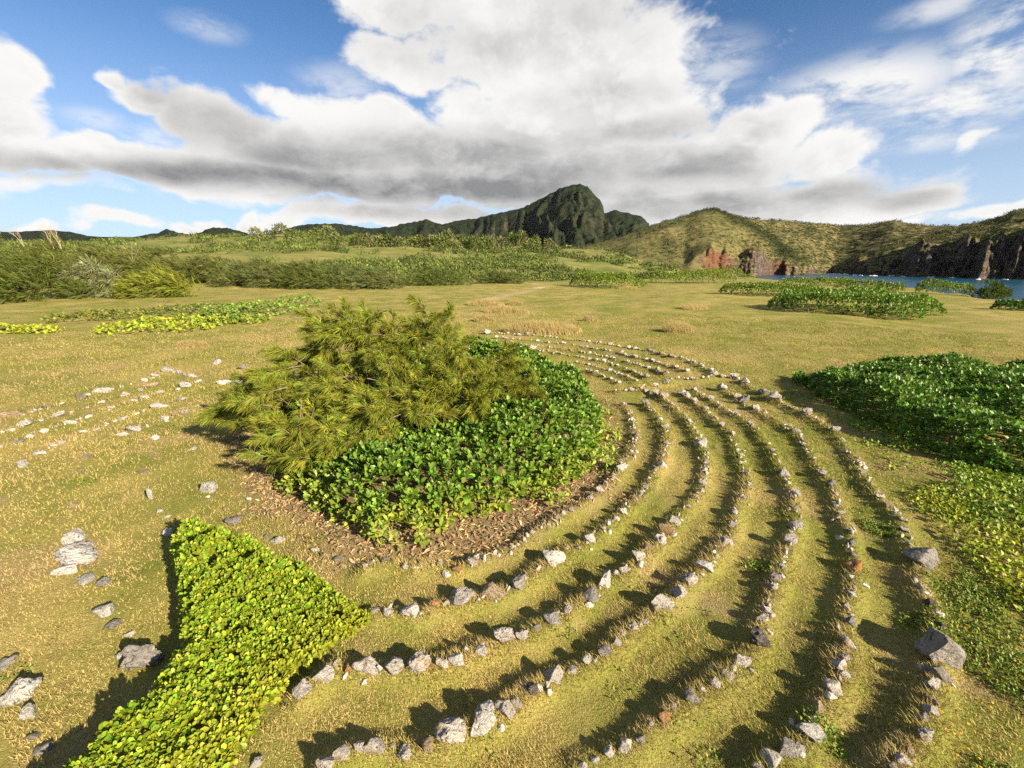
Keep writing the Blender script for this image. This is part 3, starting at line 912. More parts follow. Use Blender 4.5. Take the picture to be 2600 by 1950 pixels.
Tt, Ss = np.meshgrid(tt, ss)
rf = np.interp(Tt, FT, FR)
wob = 26 * fbm(Tt * 22, Tt * 0 + 3.3, octv=4) * smooth(Tt, .4, .55)
depth = np.interp(Tt, [.13, .43, .6, .8, 1.13, 1.5], [330, 330, 340, 320, 260, 260])
rc = rf + depth
rho = rf + wob * np.clip(1 - Ss / .3, 0, 1) ** 2 + Ss * depth
crest = CAMZ + rc * np.interp(Tt, ct, ce)
zf0 = np.interp(Tt, FT, FZ)
clf = np.interp(Tt, [.13, .38, .42, .46, .55, .66, .69, .74, .8, .9, 1.0, 1.13, 1.5], [0, 0, 18, 30, 27, 17, 10, 12, 25, 42, 50, 54, 54])
s01 = np.clip(Ss, 0, 1)
clf = clf * (1 + .35 * fbm(Tt * 30, Tt * 0 + 1.7, octv=3) * smooth(s01, .30, .06))
cl = smooth(s01, 0, .075)
up = np.clip((s01 - .05) / .95, 0, 1)
prof = .35 * up + .65 * smooth(up, -.25, 1.0) ** 1.15 - .65 * smooth(0, -.25, 1.0) ** 1.15
prof = prof / (.35 + .65 - .65 * smooth(0, -.25, 1.0) ** 1.15)
z = zf0 + clf * cl + (crest - zf0 - clf) * prof
z = np.where(Ss > 1, np.maximum(crest - (Ss - 1) * 45, -30), z)
z = np.where(Ss < 0, zf0 + Ss * 60, z)
Xh, Yh = Tt * rho, rho
mid = np.clip(4 * up * (1 - up), 0, 1)
gul = fbm(Xh / 70 + .8 * fbm(Xh / 90, Yh / 90, octv=2), (Yh + .6 * Xh) / 110, octv=4, ridged=True)
z = z + mid * (2.6 * gul + 2.2 * fbm(Xh / 34, Yh / 34, octv=4))
terr = smooth(Tt, .62, .75) * mid
z = z + terr * .8 * np.sin(z / 2.6 + 3 * fbm(Xh / 45, Yh / 45, octv=3))
# the spur that runs from the hilltop down to the red cliff
sp_t = .405 + .25 * (1 - s01)
z = z + 5 * np.exp(-((Tt - sp_t) / .034) ** 2) * smooth(s01, .10, .40) * smooth(s01, 1.0, .6)
z = z + (.55 * fbm(Xh / 9, Yh / 9, octv=3) + .25 * np.abs(fbm(Xh / 5, Yh / 5, octv=2))) * smooth(s01, .03, .2)
face = smooth(s01, .0, .02) * smooth(s01, .17, .08)
push = face * (2.6 * fbm(Tt * 60, z / 14, octv=4, ridged=True) + 3 * fbm(Tt * 170, z / 5, octv=3)) * smooth(Tt, .39, .43)
red = np.exp(-((Tt - .455) / .040) ** 2) * smooth(s01, .16, .06)
red = np.clip(red + .75 * np.exp(-((Tt - .60) / .025) ** 2) * smooth(s01, .16, .06), 0, 1)
Xh, Yh = Tt * (rho + push), rho + push
nt, ns = len(tt), len(ss)
i, j = np.meshgrid(np.arange(ns - 1), np.arange(nt - 1), indexing='ij')
q = np.stack([i * nt + j, i * nt + j + 1, (i + 1) * nt + j + 1, (i + 1) * nt + j], -1).reshape(-1, 4)
HILL = (Xh, Yh, z, s01, Tt)
spur = np.exp(-((Tt - sp_t - .012) / .028) ** 2) * smooth(s01, .04, .2)
hm = np.c_[red.ravel(), smooth(Tt, .42, .60).ravel(), spur.ravel()]
me = mesh_np('hills', np.c_[Xh.ravel(), Yh.ravel(), z.ravel()], q, None, True, {'mask': hm})
m, t, b, out = material('hill_grass_and_cliff')
pos = t.new('ShaderNodeNewGeometry').outputs['Position']
nrm = t.new('ShaderNodeNewGeometry').outputs['Normal']
sep = t.new('ShaderNodeSeparateXYZ')
t.l.new(nrm, sep.inputs[0])
msk = t.new('ShaderNodeSeparateColor')
t.l.new(attr(t, 'mask'), msk.inputs[0])
n1 = t.noise(pos, .02, 6, .62, .4)
n2 = t.noise(pos, .07, 6, .7, .5)
n3 = t.noise(t.vmath('MULTIPLY', pos, (1, 1, 3.5)), .10, 6, .7, .5)
g = t.mix(t.ramp(n1, .38, .62), (.075, .083, .028, 1), (.135, .118, .044, 1))
strw = t.mix(n2, (.25, .19, .085, 1), (.17, .135, .058, 1))
g = t.mix(t.math('MULTIPLY', t.ramp(n2, .45, .62), t.ramp(msk.outputs[1], 0, 1, False, .25, 1)), g, strw)
shr = t.mix(n2, (.016, .024, .010, 1), (.038, .048, .018, 1))
thr = t.ramp(msk.outputs[1], 0, 1, False, .57, .50)
shf = t.ramp(n3, thr, t.math('ADD', thr, .05))
g = t.mix(shf, g, shr)
g = t.mix(t.math('MULTIPLY', msk.outputs[2], t.ramp(n2, .25, .5)), g, shr)
rk = t.mix(t.ramp(t.noise(t.vmath('MULTIPLY', pos, (1, 1, .35)), .16, 7, .7, .6), .3, .7), (.028, .022, .02, 1), (.15, .115, .095, 1))
rdc = t.mix(t.noise(pos, .12, 6, .7, .4), (.05, .027, .02, 1), (.19, .09, .048, 1))
rk = t.mix(msk.outputs[0], rk, rdc)
steep = t.ramp(t.math('ADD', sep.outputs[2], t.math('MULTIPLY', t.math('SUBTRACT', n2, .5), .4)), .64, .46)
c = t.mix(steep, g, rk)
c = t.mix(t.math('MULTIPLY', t.ramp(t.math('ADD', msk.outputs[0], t.math('SUBTRACT', n2, .5)), .5, .9), .85), c, rdc)
t.l.new(c, b.inputs['Base Color'])
b.inputs['Roughness'].default_value = .95
b.inputs['Specular IOR Level'].default_value = .08
bp = t.new('ShaderNodeBump')
bp.inputs['Strength'].default_value = .8
bp.inputs['Distance'].default_value = 2.5
t.l.new(t.math('ADD', t.noise(pos, .25, 6, .7), shf), bp.inputs['Height'])
t.l.new(bp.outputs[0], b.inputs['Normal'])
obj('hills', me, m, label='grassy headland hills with dark sea cliffs and a red scarp', cat='hills', kind='structure')

# ------------------------------------------------------------------ mountain range
CREST_M = [(-900, 470), (-600, 478), (-300, 485), (-100, 500), (60, 500), (130, 497), (165, 500), (210, 510), (260, 513), (300, 512), (330, 507), (352, 503), (372, 494), (395, 503), (430, 507), (452, 498),
           (470, 492), (500, 492), (530, 500), (560, 510), (590, 505), (620, 496), (650, 488), (690, 483), (730, 483), (770, 487), (800, 494), (835, 490), (845, 491), (870, 484), (905, 478), (925, 474),
           (960, 485), (985, 477), (1030, 472), (1055, 466), (1090, 458), (1130, 448), (1145, 440), (1175, 424), (1205, 407), (1230, 399), (1247, 397), (1262, 402), (1275, 418), (1290, 432), (1297, 445),
           (1300, 461), (1310, 458), (1320, 453), (1335, 457), (1360, 463), (1375, 465), (1392, 480), (1420, 500), (1450, 515), (1520, 530)]
ct = np.array([pix(u, 557)[0] for u, v in CREST_M])
ce = np.array([pix(u, v)[1] for u, v in CREST_M])
tt = np.r_[np.arange(-1.9, -.8, .012), np.arange(-.8, .30, .0030)]
ss = np.r_[np.linspace(0, 1.0, 130), np.linspace(1.02, 1.6, 8)]
Tt, Ss = np.meshgrid(tt, ss)
rcr = np.interp(Tt, [-1.9, -.7, -.35, -.1, .05, .3], [3300, 3600, 4200, 4100, 3900, 3500])
wid = np.interp(Tt, [-1.9, -.4, -.1, -.03, .04, .3], [1100, 1200, 1300, 1700, 1700, 1100])
rho = rcr - wid * (1 - Ss)
cr_raw = np.interp(Tt, ct, ce)
crest = CAMZ + rcr * cr_raw + 5 * fbm(Tt * 160, Tt * 0 + 2.2, octv=3)
Xm, Ym = Tt * rho, rho
s01 = np.clip(Ss, 0, 1)
foot = 10.0
wx = Tt * 30 + .7 * fbm(Xm / 500, Ym / 500, octv=3)
spurs = fbm(wx, s01 * 1.3 + 5, octv=4, ridged=True)
# steeper, cliffed upper part at the peak
pk = np.exp(-((Tt + .017) / .062) ** 2)
pw = 1.25 + .55 * pk
prof = (1 - (1 - smooth(s01, -.1, 1.0)) ** 1.0)
prof = s01 ** pw * .62 + smooth(s01, .15, 1.0) * .38
prof = prof * (1 - pk) + pk * (.42 * s01 + .58 * smooth(s01, .60, .97))
z = foot + (crest - foot) * prof
amp = np.clip(4 * s01 * (1 - s01), 0, 1)
z = z + amp * (crest - foot) * (.11 * (spurs - .9) + .06 * (fbm(Xm / 120, Ym / 120, octv=5, ridged=True) - .9)) + amp * 7 * fbm(Xm / 40, Ym / 40, octv=3)
gully = fbm(Tt * 95 + .4 * fbm(Xm / 200, z / 200, octv=2), z / 900, octv=3, ridged=True)
Ym2 = Ym + pk * smooth(s01, .45, .7) * smooth(s01, 1.0, .93) * 45 * gully
z = np.maximum(np.where(Ss > 1, crest - (Ss - 1) * wid * .55, z), -20)
Xm2 = Tt * Ym2
nt, ns = len(tt), len(ss)
i, j = np.meshgrid(np.arange(ns - 1), np.arange(nt - 1), indexing='ij')
q = np.stack([i * nt + j, i * nt + j + 1, (i + 1) * nt + j + 1, (i + 1) * nt + j], -1).reshape(-1, 4)
me = mesh_np('mountains', np.c_[Xm2.ravel(), Ym2.ravel(), z.ravel()], q, None, True, {'mask': np.c_[pk.ravel(), smooth(s01, .5, .0).ravel(), s01.ravel()]})
m, t, b, out = material('forested_mountain')
pos = t.new('ShaderNodeNewGeometry').outputs['Position']
sep = t.new('ShaderNodeSeparateXYZ')
t.l.new(t.new('ShaderNodeNewGeometry').outputs['Normal'], sep.inputs[0])
msk = t.new('ShaderNodeSeparateColor')
t.l.new(attr(t, 'mask'), msk.inputs[0])
n1 = t.noise(pos, .006, 6, .65, .4)
n2 = t.noise(pos, .03, 6, .7, .3)
fo = t.mix(t.ramp(n2, .3, .7), (.008, .014, .009, 1), (.026, .036, .017, 1))  # forest greens darkened to stand in for cloud shadow over the range
fo = t.mix(t.math('MULTIPLY', t.ramp(n1, .52, .7), msk.outputs[1]), fo, (.15, .15, .05, 1))
rk = t.mix(t.ramp(t.noise(t.vmath('MULTIPLY', pos, (1, 1, .25)), .02, 7, .7, .5), .32, .68), (.028, .022, .017, 1), (.105, .074, .05, 1))
st = t.ramp(t.math('ADD', sep.outputs[2], t.math('MULTIPLY', t.math('SUBTRACT', n2, .5), .6)), .74, .54)
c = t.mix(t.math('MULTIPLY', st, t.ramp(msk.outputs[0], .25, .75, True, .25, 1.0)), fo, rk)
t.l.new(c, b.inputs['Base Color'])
b.inputs['Roughness'].default_value = .95
b.inputs['Specular IOR Level'].default_value = .05
bp = t.new('ShaderNodeBump')
bp.inputs['Strength'].default_value = .9
bp.inputs['Distance'].default_value = 22
t.l.new(t.noise(pos, .028, 7, .72, .3), bp.inputs['Height'])
t.l.new(bp.outputs[0], b.inputs['Normal'])
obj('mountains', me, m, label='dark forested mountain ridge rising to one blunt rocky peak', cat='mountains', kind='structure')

# ------------------------------------------------------------------ leaf shapes (x = side, y = along, z = normal)
def leaf_shape(stations, widths, cup=.06, bend=.14):
    v, f = [], []
    for s, wd in zip(stations, widths):
        zz = -bend * s * s
        v += [(-wd, s, zz + cup * wd / .25), (0, s, zz), (wd, s, zz + cup * wd / .25)]
    for i in range(len(stations) - 1):
        a = i * 3
        f += [(a, a + 1, a + 4, a + 3), (a + 1, a + 2, a + 5, a + 4)]
    return np.array(v, float), np.array(f, int)


SPOON = leaf_shape((0, .45, .8, 1.0), (.03, .17, .235, .10))
KITE = (np.array([(0, 0, 0), (-.23, .62, .05), (0, .6, -.03), (.23, .62, .05), (0, 1, -.12)]), np.array([(0, 2, 4, 1), (0, 3, 4, 2)]))
SPOON_LOW = leaf_shape((0, .65, 1.0), (.04, .24, .12))
ROUND = leaf_shape((0, .35, .75, 1.0), (.05, .30, .33, .14), .05, .10)
OVATE = leaf_shape((0, .65, 1.0), (.06, .27, .15), .10, .10)
HEART = leaf_shape((0, .4, 1.0), (.2, .42, .04), .08, .12)
QUAD = (np.array([(-.22, .4, .03), (0, 0, 0), (.22, .5, .03), (0, 1, -.1)]), np.array([(1, 2, 3, 0)]))
CARD = leaf_shape((0, .5, 1.0), (.12, .30, .05), .05, .2)


def mottled(n, base, var, r=rng):
    """per-leaf colours round a base colour"""
    base = np.asarray(base, float)
    k = np.exp(var * r.standard_normal((n, 1)))
    hue = 1 + np.c_[.16 * r.standard_normal(n), .06 * r.standard_normal(n), .12 * r.standard_normal(n)]
    return np.clip(base * k * hue, .004, .9)


class Mound:
    """a shrub's top surface over a footprint polygon"""

    def __init__(self, poly, hmax, rim, lump=.12, lump_size=.7, seed=0.0, low=0.0):
        self.poly = np.array(poly)
        self.h, self.rim, self.lump, self.ls, self.seed, self.low = hmax, rim, lump, lump_size, seed, low

    def height(self, P):
        d = seg_dist(P, self.poly)
        d = np.where(in_poly(P, self.poly), d, 0)
        q = np.clip(d / self.rim, 0, 1)
        prof = self.low + (1 - self.low) * np.sqrt(np.clip(1 - (1 - q) ** 2, 0, 1))
        n = fbm(P[:, 0] / self.ls + self.seed, P[:, 1] / self.ls - self.seed, octv=3)
        hm = self.h(P) if callable(self.h) else self.h
        return np.where(d > 0, hm * prof * (1 + self.lump * n * 1.6), 0)

    def sample(self, n, r=rng):
        lo, hi = self.poly.min(0), self.poly.max(0)
        keep = []
        got = 0
        while got < n:
            P = lo + (hi - lo) * r.random((n * 3, 2))
            P = P[in_poly(P, self.poly)]
            e = .04
            h0 = self.height(P)
            hx = (self.height(P + [e, 0]) - h0) / e
            hy = (self.height(P + [0, e]) - h0) / e
            g = np.clip(np.hypot(hx, hy), 0, 3.5)
            k = r.random(len(P)) < np.sqrt(1 + g * g) / 3.7
            keep.append(np.c_[P, h0, np.clip(-hx, -3.5, 3.5), np.clip(-hy, -3.5, 3.5)][k])
            got += k.sum()
        A = np.vstack(keep)[:n]
        N = unit(np.c_[A[:, 3], A[:, 4], np.ones(n)])
        return np.c_[A[:, :2], A[:, 2] + terrain(A[:, 0], A[:, 1], False)], N, A[:, 2]


def rosettes(P, N, per, length, tpl, colf, tilt=(.5, 1.1), r=rng, up=.5):
    """leaf whorls: 'per' leaves round each axis"""
    n = len(P)
    ax = unit(N * (1 - up) + np.array([0, 0, up]) + .22 * np.array(sd) + .28 * r.standard_normal((n, 3)))
    ref = unit(np.cross(ax, r.standard_normal((n, 3))))
    ref2 = np.cross(ax, ref)
    o, A, NN, L = [], [], [], []
    for k in range(per):
        a = 2.399 * k + r.random(n) * .7
        tl = tilt[0] + (tilt[1] - tilt[0]) * (k / max(per - 1, 1)) + .16 * r.standard_normal(n)
        rad = np.cos(a)[:, None] * ref + np.sin(a)[:, None] * ref2
        d = np.cos(tl)[:, None] * ax + np.sin(tl)[:, None] * rad
        o.append(P + ax * (length * .35 * (1 - k / per))[..., None] if np.ndim(length) else P + ax * length * .35 * (1 - k / per))
        A.append(d)
        NN.append(np.cos(tl)[:, None] * -rad + np.sin(tl)[:, None] * ax)
        L.append((length if np.ndim(length) else np.full(n, length)) * (.75 + .4 * r.random(n)))
    o, A, NN, L = np.vstack(o), np.vstack(A), np.vstack(NN), np.hstack(L)
    return o, A, NN, L


def leaf_parts(parent, o, A, NN, L, tpl, cols, mat_, pick, name='leaf'):
    """the leaves that show largest, one object each, sharing a few meshes"""
    bank = []
    for k in range(6):
        c = cols[pick[(k * 7) % len(pick)]]
        bank.append(mesh_np(name, tpl[0], tpl[1], np.repeat(c[None], len(tpl[0]), 0)))
        bank[-1].materials.append(mat_)
    base = np.array(parent.location)
    for q, i in enumerate(pick):
        a = Vector(A[i]).normalized()
        nn = Vector(NN[i])
        nn = (nn - a * nn.dot(a)).normalized()
        s = a.cross(nn)
        ob = bpy.data.objects.new(name, bank[q % 6])
        COL.objects.link(ob)
        ob.parent = parent
        l = L[i]
        p = o[i] - base
        ob.matrix_local = Matrix(((s.x * l, a.x * l, nn.x * l, p[0]), (s.y * l, a.y * l, nn.y * l, p[1]), (s.z * l, a.z * l, nn.z * l, p[2]), (0, 0, 0, 1)))


def thing(name, label, cat, loc, group=None):
    return obj(name, None, None, None, label, cat, group, None, loc)


def local(v, parent):
    return v - np.array(parent.location)[None]


def shrub(name, label, mound, n, per, length, tpl, base, var, mat_, parts=0, group=None, tilt=(.45, 1.15), stems=0, layers=(1.0, .72), up=.5, colmod=None, stem_r=.012, r=rng):
    c = mound.poly.mean(0)
    root = thing(name, label, 'shrub', (c[0], c[1], float(terrain(c[0:1], c[1:2], False)[0])), group)
    O, A_, N_, L_, C_ = [], [], [], [], []
    for q, lay in enumerate(layers):
        m_ = n if q == 0 else int(n * .45)
        P, N, h = mound.sample(m_, r)
        P[:, 2] += (lay - 1) * h - .4 * length * r.random(m_)
        P[:, 2] = np.maximum(P[:, 2], terrain(P[:, 0], P[:, 1], False) + .02)
        ln = length * (.62 + .68 * r.random(m_))
        o, A, NN, L = rosettes(P, N, per, ln, tpl, None, tilt, r, up)
        col = mottled(len(o), base, var, r)
        if colmod is not None:
            col = colmod(o, np.tile(h, per), col)
        O.append(o); A_.append(A); N_.append(NN); L_.append(L); C_.append(col)
    o, A, NN, L, col = np.vstack(O), np.vstack(A_), np.vstack(N_), np.hstack(L_), np.vstack(C_)
    if parts:
        n0 = len(O[0])
        d = np.linalg.norm(o[:n0] - np.array([0, 0, CAMZ]), axis=1)
        az_ = np.abs(o[:n0, 0] / np.maximum(o[:n0, 1], .1))
        px_ = L[:n0] * np.abs((unit(o[:n0] - np.array([0, 0, CAMZ])) * unit(NN[:n0])).sum(1)) / d
        px_ = np.where((az_ < 1.0) & (o[:n0, 1] > 1.5), px_, 0)
        pick = np.argsort(-px_)[:parts]
        leaf_parts(root, o, A, NN, L, tpl, col, mat_, pick)
        rest = np.ones(len(o), bool)
        rest[pick] = False
        o, A, NN, L, col = o[rest], A[rest], NN[rest], L[rest], col[rest]
    k1 = len(O[0]) - parts
    geo = [stamp(tpl[0], tpl[1], o[:k1], A[:k1], NN[:k1], L[:k1], col[:k1])]
    if k1 < len(o):
        geo.append(stamp(*KITE, o[k1:], A[k1:], NN[k1:], L[k1:], col[k1:]))
    v, f, cc = cat_geo(geo)
    ob = obj('foliage', mesh_np('foliage', local(v, root), f, cc), mat_, root, kind='stuff')
    if stems:
        P, N, h = mound.sample(stems, r)
        paths, rad = [], []
        for p, hh in zip(P, h):
            b0 = p.copy()
            b0[:2] = p[:2] + (c - p[:2]) * .12 + .25 * r.standard_normal(2)
            b0[2] = float(terrain(b0[0:1], b0[1:2], False)[0]) - .05
            midp = (p + b0) / 2 + np.r_[.15 * r.standard_normal(2), .08 * r.random()]
            tt_ = np.linspace(0, 1, 6)[:, None]
            paths.append((1 - tt_) ** 2 * b0 + 2 * tt_ * (1 - tt_) * midp + tt_ ** 2 * (p - [0, 0, .04]))
            rad.append((stem_r * (.8 + .6 * r.random()), stem_r * .45))
        v, f = tubes(paths, rad, 5)
        obj('stems', mesh_np('stems', local(v, root), f, None, True), M_STEM, root, kind='stuff')
    return root


# ------------------------------------------------------------------ the big naupaka shrub in the heart of the stone rings
def central_h(P):
    pine = np.exp(-(((P[:, 0] + 3.2) / 3.2) ** 2 + ((P[:, 1] - 9.8) / 3.0) ** 2) ** 1.5)
    return (1.0 + .18 * smooth(P[:, 1], 7, 12)) * (1 - .5 * pine)


def fresh_rim(o, h, col):
    low = smooth(h, .62, .2)[:, None]
    yel = np.array([.30, .33, .045])
    k = (rng.random(len(o)) < .75)[:, None] * low
    col = col * (1 - k * .75) + yel * (k * .75) * (.7 + .6 * rng.random((len(o), 1)))
    dead = (rng.random(len(o)) < .05)[:, None] & (h < .3)[:, None]
    return np.where(dead, np.array([.33, .22, .10]), col)


mc = Mound(FOOT_C, central_h, 1.15, .13, .75, 1.0)
naup = shrub('naupaka_shrub', 'large glossy green shrub with spoon-shaped leaves ringed by stone lines', mc, 6600, 7, .114, SPOON_LOW, (.122, .205, .025), .28, M_GLOSSY, parts=300, stems=150, tilt=(.25, .95), layers=(1.0, .66), colmod=fresh_rim)
# loose sprigs creeping out of its foot over the litter
rr_ = np.random.default_rng(21)
mspr = Mound([(p[0] + .40 * (p[0] + 3.55) / 5.5, p[1] + .32 * (p[1] - 10.45) / 5.5) for p in FOOT_C], lambda P: .30, .5, .3, .5, 4.0)
P, N, h = mspr.sample(4200, rr_)
dd = seg_dist(P[:, :2], np.array(mspr.poly))
patch = fbm(P[:, 0] * 1.3, P[:, 1] * 1.3, octv=2)
P, N = P[(dd < .75) & (patch > .1) & (P[:, 1] < 11)], N[(dd < .75) & (patch > .1) & (P[:, 1] < 11)]
o, A, NN, L = rosettes(P, N, 6, .10, SPOON, None, (.5, 1.3), rr_, .6)
col = mottled(len(o), (.21, .26, .035), .25, rr_)
v, f, cc = stamp(*SPOON_LOW, o, A, NN, L, col)
obj('creeping_sprigs', mesh_np('creeping_sprigs', local(v, naup), f, cc), M_LEAF, naup, kind='stuff')

# ------------------------------------------------------------------ wedge-shaped hedge
wedge_axis = np.array(FOOT_W)


def wedge_h(P):
    e = seg_dist(P, _wr, False)
    return .16 + .34 * smooth(e, 0, 1.5)


def wedge_col(o, h, col):
    e = smooth(seg_dist(o[:, :2], _wr, False), .55, .0)[:, None]
    k = (rng.random((len(o), 1)) < .85) * e
    k = k * .6
    return col * (1 - k) + np.array([.38, .36, .04]) * k * (.7 + .5 * rng.random((len(o), 1)))


mw = Mound(FOOT_W, wedge_h, .22, .22, .22, 2.0, .35)
shrub('wedge_hedge', 'bright yellow-green wedge of low small-leaved hedge casting a dark shadow', mw, 5000, 5, .058, OVATE, (.215, .285, .022), .28, M_LEAF, parts=300, tilt=(.25, 1.0), stems=0, layers=(1.0,), up=.30, colmod=wedge_col, stem_r=.006)

# ------------------------------------------------------------------ broad dark naupaka beyond the outer ring
mr = Mound(FOOT_R, lambda P: .72 + .12 * smooth(P[:, 0], 10, 16), .8, .2, 1.1, 3.0)
shrub('naupaka_thicket', 'broad dark green glossy thicket outside the outermost stone ring', mr, 5200, 6, .130, KITE, (.095, .175, .022), .3, M_GLOSSY, parts=0, stems=60)

# ------------------------------------------------------------------ vine mat between the outer ring and the thicket
m_v = [gp(u, v, 0) for u, v in ((1790, 868), (1870, 960), (1960, 1080), (2060, 1190), (2212, 1340), (2350, 1480), (2500, 1300), (2330, 1060), (2212, 1010), (2100, 985), (1990, 945), (1880, 890), (1820, 862))]
rv = np.random.default_rng(31)
mv = Mound(m_v, lambda P: .06, .6, .5, .5, 5.0, .3)
P, N, h = mv.sample(6500, rv)
edge = seg_dist(P[:, :2], mv.poly)
k = fbm(P[:, 0] * 1.1, P[:, 1] * 1.1, octv=3) + .9 * (rv.random(len(P)) - .5) + .5 * smooth(edge, .0, .8) > .15
P, N = P[k], N[k]
o, A, NN, L = rosettes(P, N, 2, .056, HEART, None, (.7, 1.3), rv, .6)
pt = fbm(o[:, 0] * .6 + 4, o[:, 1] * .6, octv=3)[:, None]
col = mottled(len(o), (.26, .29, .022), .25, rv) * (1 - smooth(pt, -.2, .5)) + mottled(len(o), (.17, .25, .022), .25, rv) * smooth(pt, -.2, .5)
v, f, cc = stamp(*HEART, o, A, NN, L, col)
obj('vine_mat', mesh_np('vine_mat', v, f, cc), M_LEAF, label='yellow-green creeping vine mat along the thicket', cat='vines', kind='stuff')

# ------------------------------------------------------------------ feathery ironwood lying over the naupaka
ri = np.random.default_rng(41)


def needle_tufts(O, D, nper, length, width, base, var, r, spread=.55, droop=.35, axis_len=.5, bends=2):
    """foxtail sprays: nper needles along each axis (O, D), fanning forward and drooping"""
    n = len(O)
    N = n * nper
    ti = np.repeat(np.arange(n), nper)
    D = unit(D)
    d = D[ti]
    ref = unit(np.cross(d, r.standard_normal((N, 3))))
    sp = np.abs(spread * r.standard_normal(N))
    lt = (length if np.ndim(length) else np.full(n, length))[ti]
    st = O[ti] + d * (lt * axis_len * r.random(N))[:, None]
    nd = unit(d * np.cos(sp)[:, None] + ref * np.sin(sp)[:, None])
    L = lt * (.55 + .6 * r.random(N))
    side = unit(np.cross(nd, r.standard_normal((N, 3)))) * (width * (.7 + .6 * r.random(N)))[:, None]
    g = np.array([0, 0, -1.0])
    p1 = st + nd * (L * .5)[:, None] + g * (droop * L * .12)[:, None]
    p2 = st + nd * L[:, None] + g * (droop * L * .5)[:, None]
    v = np.stack([st, p1 - side, p1 + side, p2], 1).reshape(-1, 3)
    b = (np.arange(N) * 4)[:, None]
    f = np.stack([np.c_[b, b + 1, b + 2], np.c_[b + 1, b + 3, b + 2]], 1).reshape(-1, 3)
    tc_ = np.asarray(base) * np.exp(var * r.standard_normal((n, 1))) * (1 + np.c_[.09 * r.standard_normal(n), .03 * r.standard_normal(n), .1 * r.standard_normal(n)])
    c = tc_[ti] * (.75 + .5 * r.random((N, 1)))
    c = np.repeat(c, 4, 0)
    return v, f, c


# crown lobes: centre, radii (metres)
LOBES = [((-4.0, 10.5, 2.15), (1.1, 1.2, .85)), ((-1.95, 10.3, 2.25), (.75, .9, .85)), ((-3.0, 10.3, 2.0), (1.2, 1.2, .85)), ((-5.0, 10.0, 1.5), (1.0, 1.1, .7)), ((-5.6, 9.4, 1.0), (.8, .9, .6)),
         ((-6.0, 9.0, .8), (.6, .7, .4)), ((-3.3, 8.9, 1.3), (1.3, 1.0, .8)), ((-4.5, 8.4, 1.0), (1.0, .9, .65)), ((-4.1, 7.5, .75), (.8, .7, .55)), ((-3.55, 7.0, .55), (.55, .5, .45)),
         ((-1.4, 9.5, 1.35), (1.1, 1.1, .6)), ((-.3, 9.8, 1.15), (.8, 1.0, .45)), ((-2.0, 8.4, 1.05), (1.0, .7, .5)), ((-.7, 10.8, 1.4), (1.0, 1.0, .55)), ((-5.2, 11.3, 1.3), (1.1, 1.0, .6)),
         ((-2.4, 7.9, 1.1), (1.1, .7, .5)), ((-1.1, 8.7, 1.2), (1.0, .8, .5)), ((.1, 9.3, 1.1), (.8, .8, .42)), ((-3.2, 7.5, .9), (.9, .6, .5)), ((-3.9, 10.0, 2.5), (.7, .8, .55)), ((-1.6, 9.7, 1.85), (.75, .7, .6))]
iron = thing('ironwood_tree', 'feathery wind-bent ironwood sprawling over the spoon-leaved shrub', 'tree', (-1.6, 10.6, float(terrain(np.array([-1.6]), np.array([10.6]), False)[0])))
core = np.array([-1.9, 10.5, .5])
TO, TD, TL, twig_paths, twig_rad, limb_paths, limb_rad = [], [], [], [], [], [], []
for (c0, r0) in LOBES:
    c0, r0 = np.array(c0), np.array(r0)
    nb_ = int(7.0 * (r0[0] * r0[1] + r0[0] * r0[2] + r0[1] * r0[2]) + 4)
    u_ = ri.standard_normal((nb_, 3))
    u_[:, 1] -= .35
    u_[:, 2] = np.abs(u_[:, 2]) * 1.0 - .45
    u_ = unit(u_)
    e0 = c0 + np.array([.25, 0, -.15]) * r0
    limb_paths.append(np.array([core + [.2, 0, -.5], core * .6 + e0 * .4 + [0, 0, .12], core * .25 + e0 * .75 + [0, 0, .1], e0]))
    limb_rad.append((.06, .022))
    for k in range(nb_):
        end = c0 + u_[k] * r0 * (.80 + .3 * ri.random()) + np.array([0, 0, .12])
        wnd = -.12 - .42 * float(smooth(-end[0], .5, 4.0))
        d = unit((u_[k] * .9 + np.array([wnd, -.05, .30]) + .25 * ri.standard_normal(3))[None])[0]
        ln = .55 + .5 * ri.random()
        st = end - d * ln
        tq = np.linspace(0, 1, 6)[:, None]
        bow = np.array([0, 0, -.16 * ln])
        path = st + (end - st) * tq + bow * tq * tq
        twig_paths.append(path)
        twig_rad.append((.010, .003))
        nt_ = int(13 + 6 * ri.random())
        f_ = .22 + .82 * (np.arange(nt_) + .6 * ri.random(nt_)) / nt_
        p = st + (end - st) * f_[:, None] + bow * (f_ ** 2)[:, None]
        side = unit(np.cross(np.tile(d, (nt_, 1)), ri.standard_normal((nt_, 3))))
        TO.append(p)
        TD.append(d * .6 + side * (.95 * (1.15 - f_))[:, None] + np.array([-.10, 0, .0]))
        TL.append((.17 + .11 * ri.random(nt_)) * (1.1 - .2 * f_))
TO, TD, TL = np.vstack(TO), np.vstack(TD), np.hstack(TL)
TO[:, 2] = np.maximum(TO[:, 2], .1)
v, f, c = needle_tufts(TO, TD, 36, TL, .0050, (.195, .218, .027), .22, ri, .46, .7, .5)
obj('needle_sprays', mesh_np('needle_sprays', local(v, iron), f, c), M_NEEDLE, iron, kind='stuff')
print('needle tufts', len(TO))
vt, ft = tubes(limb_paths[:3], [(.06, .02)] * 3, 8)
obj('trunk', mesh_np('trunk', local(vt, iron), ft, None, True), M_BARK, iron)
vt, ft = tubes(limb_paths[3:], limb_rad[3:], 6)
obj('branches', mesh_np('branches', local(vt, iron), ft, None, True), M_BARK, iron, kind='stuff')
vt, ft = tubes(twig_paths, twig_rad, 4)
